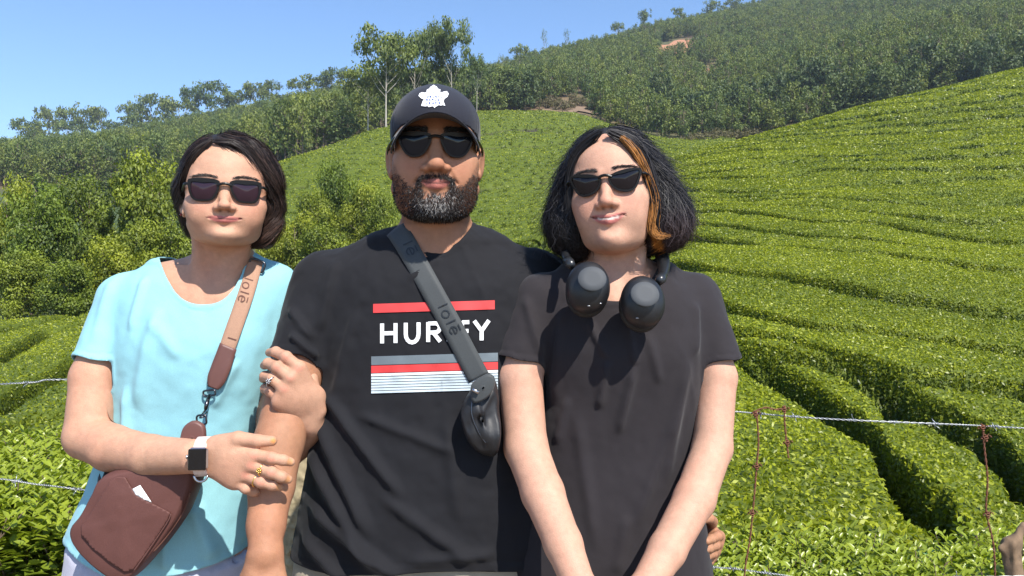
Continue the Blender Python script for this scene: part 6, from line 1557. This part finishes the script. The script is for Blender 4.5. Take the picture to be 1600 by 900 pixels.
# the man's sling bag
mt_ = thing('sling_bag', 'small black bag on a grey diagonal strap across the bearded man\'s chest', 'bag', P(750, 645, 1.33)); mb = man['both']
o3, A3 = ribbon_px('webbing_strap', [(604, 340), (612, 350), (628, 372), (655, 418), (680, 463), (706, 510), (730, 556), (748, 590)], [36, 35, 34, 34, 34, 35], mb, .004, grey_web, mt_, 44)
s3 = bvh(A3.reshape(-1, 3), np.array([(i * 5 + j, i * 5 + j + 1, (i + 1) * 5 + j + 1, (i + 1) * 5 + j) for i in range(len(A3) - 1) for j in range(4)]))
strap_word('lole^', 683, 477, (6.2, 12.5), (14.5, -6.5), 2.0, 1.25, s3, black_thread, o3)
strap_word('le^', 628, 379, (6.2, 12.5), (14.5, -6.5), 2.0, 1.25, s3, black_thread, o3)
mo, MV, MF = pillow('bag_body', [(738, 606), (752, 596), (772, 592), (779, 610), (781, 650), (781, 690), (772, 712), (748, 706), (730, 688), (721, 662), (720, 636)], 1.335, .050, black_sat, mt_, .25, inset=.25, noise_amp=.024)
pillow('flap', [(736, 602), (752, 588), (766, 584), (774, 594), (768, 614), (754, 626), (738, 628)], 1.300, .014, grey_web, mt_, .2, n=32, inset=.2)
q = MB(); zb_ = polybvh(MV, MF); e = project_px(zb_, *np.array([(742, 612), (737, 632), (738, 652), (748, 676), (760, 694)]).T, .001); e = e[~np.isnan(e[:, 0])]; q.tube(curve_pts(e, 20), .0014, 6); q.build('zip', gun, mt_)
q = MB(); q.box(P(743, 611, 1.288), (.012, .003, .005), rot(0, 0, 30)); q.build('zip_pull', metal_m, mt_)

# watch on her right wrist
def watch():
    ax = np.array([1, .10, .0]); ax /= np.linalg.norm(ax); nn = np.array([.10, -1, .08]); nn -= ax * (nn @ ax); nn /= np.linalg.norm(nn); up = np.cross(nn, ax); up *= np.sign(up[2]); a0 = P(319, 713, 1.2835); c = a0 + nn * .0335
   
    t = thing('watch', 'smart watch with black face and pale band on the turquoise woman\'s wrist', 'watch', c); R = np.stack([ax, -nn, up], 1)
    q = MB(); q.box(c, (.032, .010, .038), R, .006); q.build('case', mat_plain('rose_metal_mat', (.62, .50, .46), .28, metal=1, scale=90), t, smooth=False)
    q = MB(); q.box(c + nn * .0046, (.028, .0024, .034), R, .0009); q.build('screen', mat_plain('screen_mat', (.004, .004, .005), .06, bmp=0, spec=.6), t, smooth=False)
    q = MB(); q.tube([c - ax * .016 + up * .004, c - ax * .0185 + up * .004], .0034, 10); q.build('crown_button', metal_m, t)
    V = []; rr = []; n = 48
    for i in range(n):
        a = 2 * math.pi * i / n; rd = up * math.cos(a) * .0306 + nn * math.sin(a) * .0306
        for s in (-1, 1): V.append(a0 + rd + ax * s * .0105 * (1 + .05 * math.sin(a)))
        for s in (1, -1): V.append(a0 + rd * 1.07 + ax * s * .0100)
    fs = [(i * 4 + k, i * 4 + (k + 1) % 4, ((i + 1) % n) * 4 + (k + 1) % 4, ((i + 1) % n) * 4 + k) for i in range(n) for k in range(4)]; q = MB(); q.add(V, fs); q.build('band', mat_plain('pale_band_mat', (.74, .60, .54), .55, scale=100), t)
    q = MB(); lo_ = a0 + nn * .016 - up * .029; pts = [lo_ + ax * .0105 * math.cos(a) + up * .010 * math.sin(a) for a in np.linspace(math.pi, 2 * math.pi, 13)]; q.tube(pts, .0020, 8); q.build('band_loop', metal_m, t)
watch()
gold = mat_plain('gold_mat', (.83, .55, .17), .25, metal=1, scale=90)
def finger_ring(label, c, d, r, mat, stone=False):
    c = np.array(c, float); d = np.array(d, float); d /= np.linalg.norm(d); u = np.cross(d, (0, 1, 0)); u /= np.linalg.norm(u); w_ = np.cross(d, u); t = thing('finger_ring', label, 'ring', c)
    q = MB(); q.tube([c + u * r * math.cos(a) + w_ * r * math.sin(a) for a in np.linspace(0, 2 * math.pi, 25)[:-1]], .0012, 6, closed=True); q.build('band', mat, t)
    if stone:
        f_ = np.array([0, -1, 0]) - d * (-d[1]); f_ /= np.linalg.norm(f_)
        for k in range(7):
            a = k * 2 * math.pi / 6; o_ = (u * math.cos(a) + d * math.sin(a)) * .0036 if k < 6 else 0; q = MB(); e = c + f_ * (r + .0008) + o_; q.tube([e - f_ * .001, e + f_ * .0014], [.0019, .0009], 8); q.build('bead', mat, t)
finger_ring('ornate gold ring on the middle finger below the turquoise woman\'s watch hand knuckles', P(411, 734, 1.257), P(424, 738, 1.25) - P(392, 727, 1.262), .0108, gold, True)
finger_ring('plain gold band on the ring finger resting on the man\'s forearm', P(401, 751, 1.259), P(408, 753, 1.256) - P(383, 742, 1.266), .0100, gold)
finger_ring('silver ring on the hand gripping the man\'s upper arm', P(424, 596, 1.340), P(423, 594, 1.338) - P(439, 609, 1.332), .0102, metal_m, True)
def earring():
    c = woman['fromh']((-.0790, .000, -.0385)); t = thing('earring', 'dark red stud in the ear of the woman in turquoise', 'earring', c); q = MB()
    q.tube([c + np.array([-.001, .002, 0]), c + np.array([-.001, -.0025, 0]), c + np.array([-.001, -.0045, 0])], [.0016, .0026, .0010], 8); q.build('stud', mat_plain('garnet_mat', (.18, .01, .02), .15), t)
    q = MB(); q.tube([c + np.array([.003, .002, 0]), c + np.array([-.001, .002, 0])], .0006, 6); q.build('post', gold, t)
earring()

# headphones round the girl's neck
def headphones():
    blk = mat_plain('headphone_mat', (.012, .013, .015), .42, scale=200, var=.05, bmp=.1); plate = mat_plain('headphone_plate_mat', (.055, .060, .066), .7, scale=300, var=.05); soft = mat_plain('cushion_mat', (.008, .008, .008), .6, scale=150)
    t = thing('headphones', 'black over ear headphones with grey discs hanging round the girl\'s neck', 'headphones', P(962, 440, 1.33))
    for k, (cx, cy, d, pl, R) in enumerate([(919, 447, 1.285, (925, 437), rot(-4, 14, 6)), (1005, 470, 1.275, (1007, 461), rot(4, 14, -4))]):
        c = P(cx, cy, d); S = SDF(); S.add(E(c, (.0355, .024, .0425), R)); S.add(E(c + R @ np.array([0, .010, -.004]), (.036, .016, .041), R), .01)
        fc = P(pl[0], pl[1], d - .026); n_ = R @ np.array([0, -1, 0.12]); n_ /= np.linalg.norm(n_)
        S2 = lambda p, S=S, fc=fc, n_=n_: np.maximum(S(p), (p - fc) @ n_ - .0055)
        lo, hi = S.bbox(); v, f = surf(S2, lo - .01, hi + .01, .0022); o = link('ear_cup', mesh('ear_cup', v - np.array(t.location), f), blk, t)
        u = np.cross(n_, (0, 0, 1)); u /= np.linalg.norm(u); w_ = np.cross(u, n_); w_ *= np.sign(w_[2]); cc = fc + n_ * .0058; V = [cc + n_ * .0006]; m = 40
        for q_ in (.5, .93, 1.0):
            for i in range(m): a = 2 * math.pi * i / m; V.append(cc + (u * .0235 * math.cos(a) + w_ * .0215 * math.sin(a)) * q_ + n_ * (.0006 if q_ < 1 else -.0015))
        fs = [(0, 1 + i, 1 + (i + 1) % m) for i in range(m)] + [(1 + (a + 1) * m + i, 1 + (a + 1) * m + (i + 1) % m, 1 + a * m + (i + 1) % m, 1 + a * m + i) for a in range(2) for i in range(m)]
        q = MB(); q.add(V, fs); b = q.build('disc', plate, o)
        S3 = SDF(); S3.add(E(c + R @ np.array([0, .028, -.006]), (.0365, .014, .0425), R)); lo, hi = S3.bbox(); v, f = surf(S3, lo - .01, hi + .01, .0035); link('cushion', mesh('cushion', v - np.array(t.location), f), soft, t)
        for (sx, sy) in ([(920, 478), (938, 474)] if k == 0 else [(996, 497)]):
            bv = bvh(*surf(S2, *(lambda l: (l[0] - .01, l[1] + .01))(S.bbox()), .004, 1)); e = project_px(bv, [sx], [sy], .0)[0]; q = MB(); q.box(e, (.005, .0016, .0016), R); q.build('port', metal_m, o)
    pts = curve_pts([P(893, 415, 1.315), P(884, 400, 1.37), P(893, 386, 1.45), P(930, 376, 1.515), P(975, 374, 1.53), P(1018, 380, 1.49), P(1034, 400, 1.41), P(1037, 425, 1.34), P(1030, 440, 1.30)], 40)
    q = MB(); rr = np.interp(np.linspace(0, 1, 40), [0, .12, .2, .8, .88, 1], [.006, .007, .0125, .0125, .008, .006]); q.tube(pts, rr, 12); q.build('headband', blk, t)
    for a, b in ((pts[3], pts[0]), (pts[-4], pts[-1])): q = MB(); q.tube([a, (a + b) / 2, b], [.0085, .0095, .0070], 10); q.build('hinge', mat_plain('headphone_hinge_mat', (.02, .022, .025), .3), t)
headphones()

# ------------------------------------------------------------------ barbed wire fence
def fence():
    zinc = mat_plain('zinc_mat', (.42, .43, .44), .45, metal=.8, scale=60, var=.25); rust = mat_plain('rust_mat', (.17, .065, .035), .9, scale=120, var=.45, bmp=.6); D = 2.15
    t = thing('barbed_wire_fence', 'sagging barbed wire fence with rusty stays between the people and the tea', 'fence', (0, D, 0)); r = np.random.default_rng(4)
    def helix(pts, rad, turns, ph, wr):
        p = curve_pts(pts, int(turns * 10) + 2); tt = np.gradient(p, axis=0); tt /= np.linalg.norm(tt, axis=1)[:, None]; a = np.cross(tt, (0, 1, 0.001)); a /= np.linalg.norm(a, axis=1)[:, None]; b = np.cross(tt, a); th = np.linspace(0, turns * 2 * math.pi, len(p)) + ph
        return p + a * (np.cos(th) * rad)[:, None] + b * (np.sin(th) * rad)[:, None]
    def strand(px, barbs):
        pts = [P(a, b, D + .02 * math.sin(i * 1.7)) for i, (a, b) in enumerate(px)]; L = np.linalg.norm(pts[-1] - pts[0]); q = MB()
        for ph in (0, math.pi): q.tube(helix(pts, .0016, L / .045, ph, 0), .0012, 5)
        o = q.build('wire', zinc, t); xs = [p[0] for p in pts]
        for bx in barbs:
            x = (bx - 800) / F * D; c = np.array([np.interp(x, xs, [p[k] for p in pts]) for k in range(3)]); q = MB()
            q.tube(helix([c - (.012, 0, 0), c, c + (.012, 0, 0)], .0034, 4, r.uniform(0, 6), 0), .0012, 5)
            a0 = 0.0
            for s in range(4):
                a = r.uniform(0, 6.28) if s % 2 else a0 + math.pi
                a0 = a; d = np.array([r.normal(0, .25), math.cos(a), math.sin(a)]); q.tube([c + (r.uniform(-.007, .007), 0, 0), c + d * .012, c + d * .019], [.0013, .0011, .0003], 5)
            q.build('barb', zinc, o)
    strand([(-330, 610), (-120, 606), (0, 600), (55, 597), (110, 593), (400, 600), (800, 622), (1100, 640), (1180, 646), (1240, 651), (1340, 657), (1480, 663), (1545, 666), (1650, 670), (1900, 668)], [-60, 48, 210, 420, 640, 900, 1120, 1192, 1243, 1327, 1392, 1458, 1560, 1640, 1720])
    strand([(-330, 735), (-100, 742), (0, 748), (60, 757), (135, 766), (400, 800), (800, 845), (1060, 880), (1110, 886), (1150, 889), (1210, 897), (1300, 905), (1600, 900), (1900, 890)], [-50, 30, 118, 330, 620, 900, 1115, 1145, 1195, 1300, 1500])
    def stay(px, knots):
        pts = [P(a, b, D - .004) for a, b in px]; L = np.linalg.norm(pts[-1] - pts[0]); q = MB()
        for ph in (0, math.pi): q.tube(helix(pts, .0017, max(2, L / .035), ph, 0), .0015, 5)
        o = q.build('stay', rust, t)
        for kx, ky in knots:
            c = P(kx, ky, D - .004); q = MB(); q.tube(helix([c - (0, 0, .009), c, c + (0, 0, .009)], .0042, 3, 1, 0), .0018, 5); q.tube(helix([c - (.012, 0, 0), c, c + (.014, 0, .003)], .0035, 3, 2, 0), .0016, 5); q.tube([c, c + (r.normal(0, .01), -.004, .013)], [.0014, .0005], 5); q.build('knot', rust, o)
    stay([(1182, 642), (1185, 690), (1182, 730), (1178, 780), (1172, 840), (1164, 890), (1160, 960)], [(1180, 647), (1182, 729), (1175, 802)])
    stay([(1226, 634), (1226, 660), (1229, 690), (1232, 716)], [(1225, 640), (1230, 692)]); stay([(1176, 645), (1195, 637), (1212, 640), (1228, 637)], [])
    stay([(1535, 664), (1538, 700), (1543, 750), (1541, 800), (1552, 850), (1555, 905), (1556, 960)], [(1535, 668), (1540, 684), (1543, 804)])
    for (cx, ptop, pbw, nm, lb, wd) in ((1590, 836, 30, 'post', 'knobbly wooden post', True), (475, 640, 68, 'post', 'rough stone post', False), (-330, 560, 60, 'post', None, True), (1900, 600, 60, 'post', None, True)):
        tp = P(cx, ptop, D + .06); S = SDF(); rr = pbw / F * D / 2; z0 = 0.0; g = float(ground(np.array([tp[0]]), np.array([tp[1]]))[0]) - .1
        if wd:
            S.add(CN((tp[0] - .02, tp[1], tp[2] - rr), (tp[0] + .03, tp[1], g), rr * .85, rr * 1.1)); S.add(CN((tp[0] - .01, tp[1], tp[2] - .02), (tp[0] + .015, tp[1], tp[2] + .03), .016, .006), .02); S.add(CN((tp[0] - .02, tp[1], tp[2] - .05), (tp[0] - .055, tp[1] - .01, tp[2] - .035), .010, .004), .015)
        else: S.add(CN((tp[0], tp[1], tp[2] - rr), (tp[0], tp[1], g), rr, rr * 1.08))
        nf = lambda p, S=S, wd=wd: S(p) + (.006 if wd else .008) * fbm(p * np.array([1, 1, .2 if wd else 1]), 70, 3) + (.007 * noise(p, 22) if wd else 0)
        lo, hi = S.bbox(); v, f = surf(nf, lo - .02, hi + .02, .006, 1); m = mat_plain('wood_post_mat' if wd else 'stone_post_mat', (.19, .125, .075) if wd else (.34, .28, .17), .95, scale=45, var=.6, bmp=.9)
        o = link(nm, mesh(nm, v - np.array(t.location), f), m, t)
        if lb: o['label'] = lb
fence()

# ------------------------------------------------------------------ the air: far ridges fade to blue
def haze():
    m = bpy.data.materials.new('haze_mat'); m.use_nodes = True; n = m.node_tree; n.nodes.clear(); o_ = n.nodes.new('ShaderNodeOutputMaterial'); v = n.nodes.new('ShaderNodeVolumePrincipled')
    v.inputs['Color'].default_value = (0.72, 0.84, 1.0, 1); v.inputs['Density'].default_value = 0.00028; v.inputs['Anisotropy'].default_value = 0.2; n.links.new(v.outputs[0], o_.inputs['Volume'])
    q = MB(); q.box((0, 1440, 60), (9000, 3080, 340)); o = q.build('haze', m, None, smooth=False); tag(o, 'thin bluish haze in the air over the far ridges', None, kind='stuff')
haze()
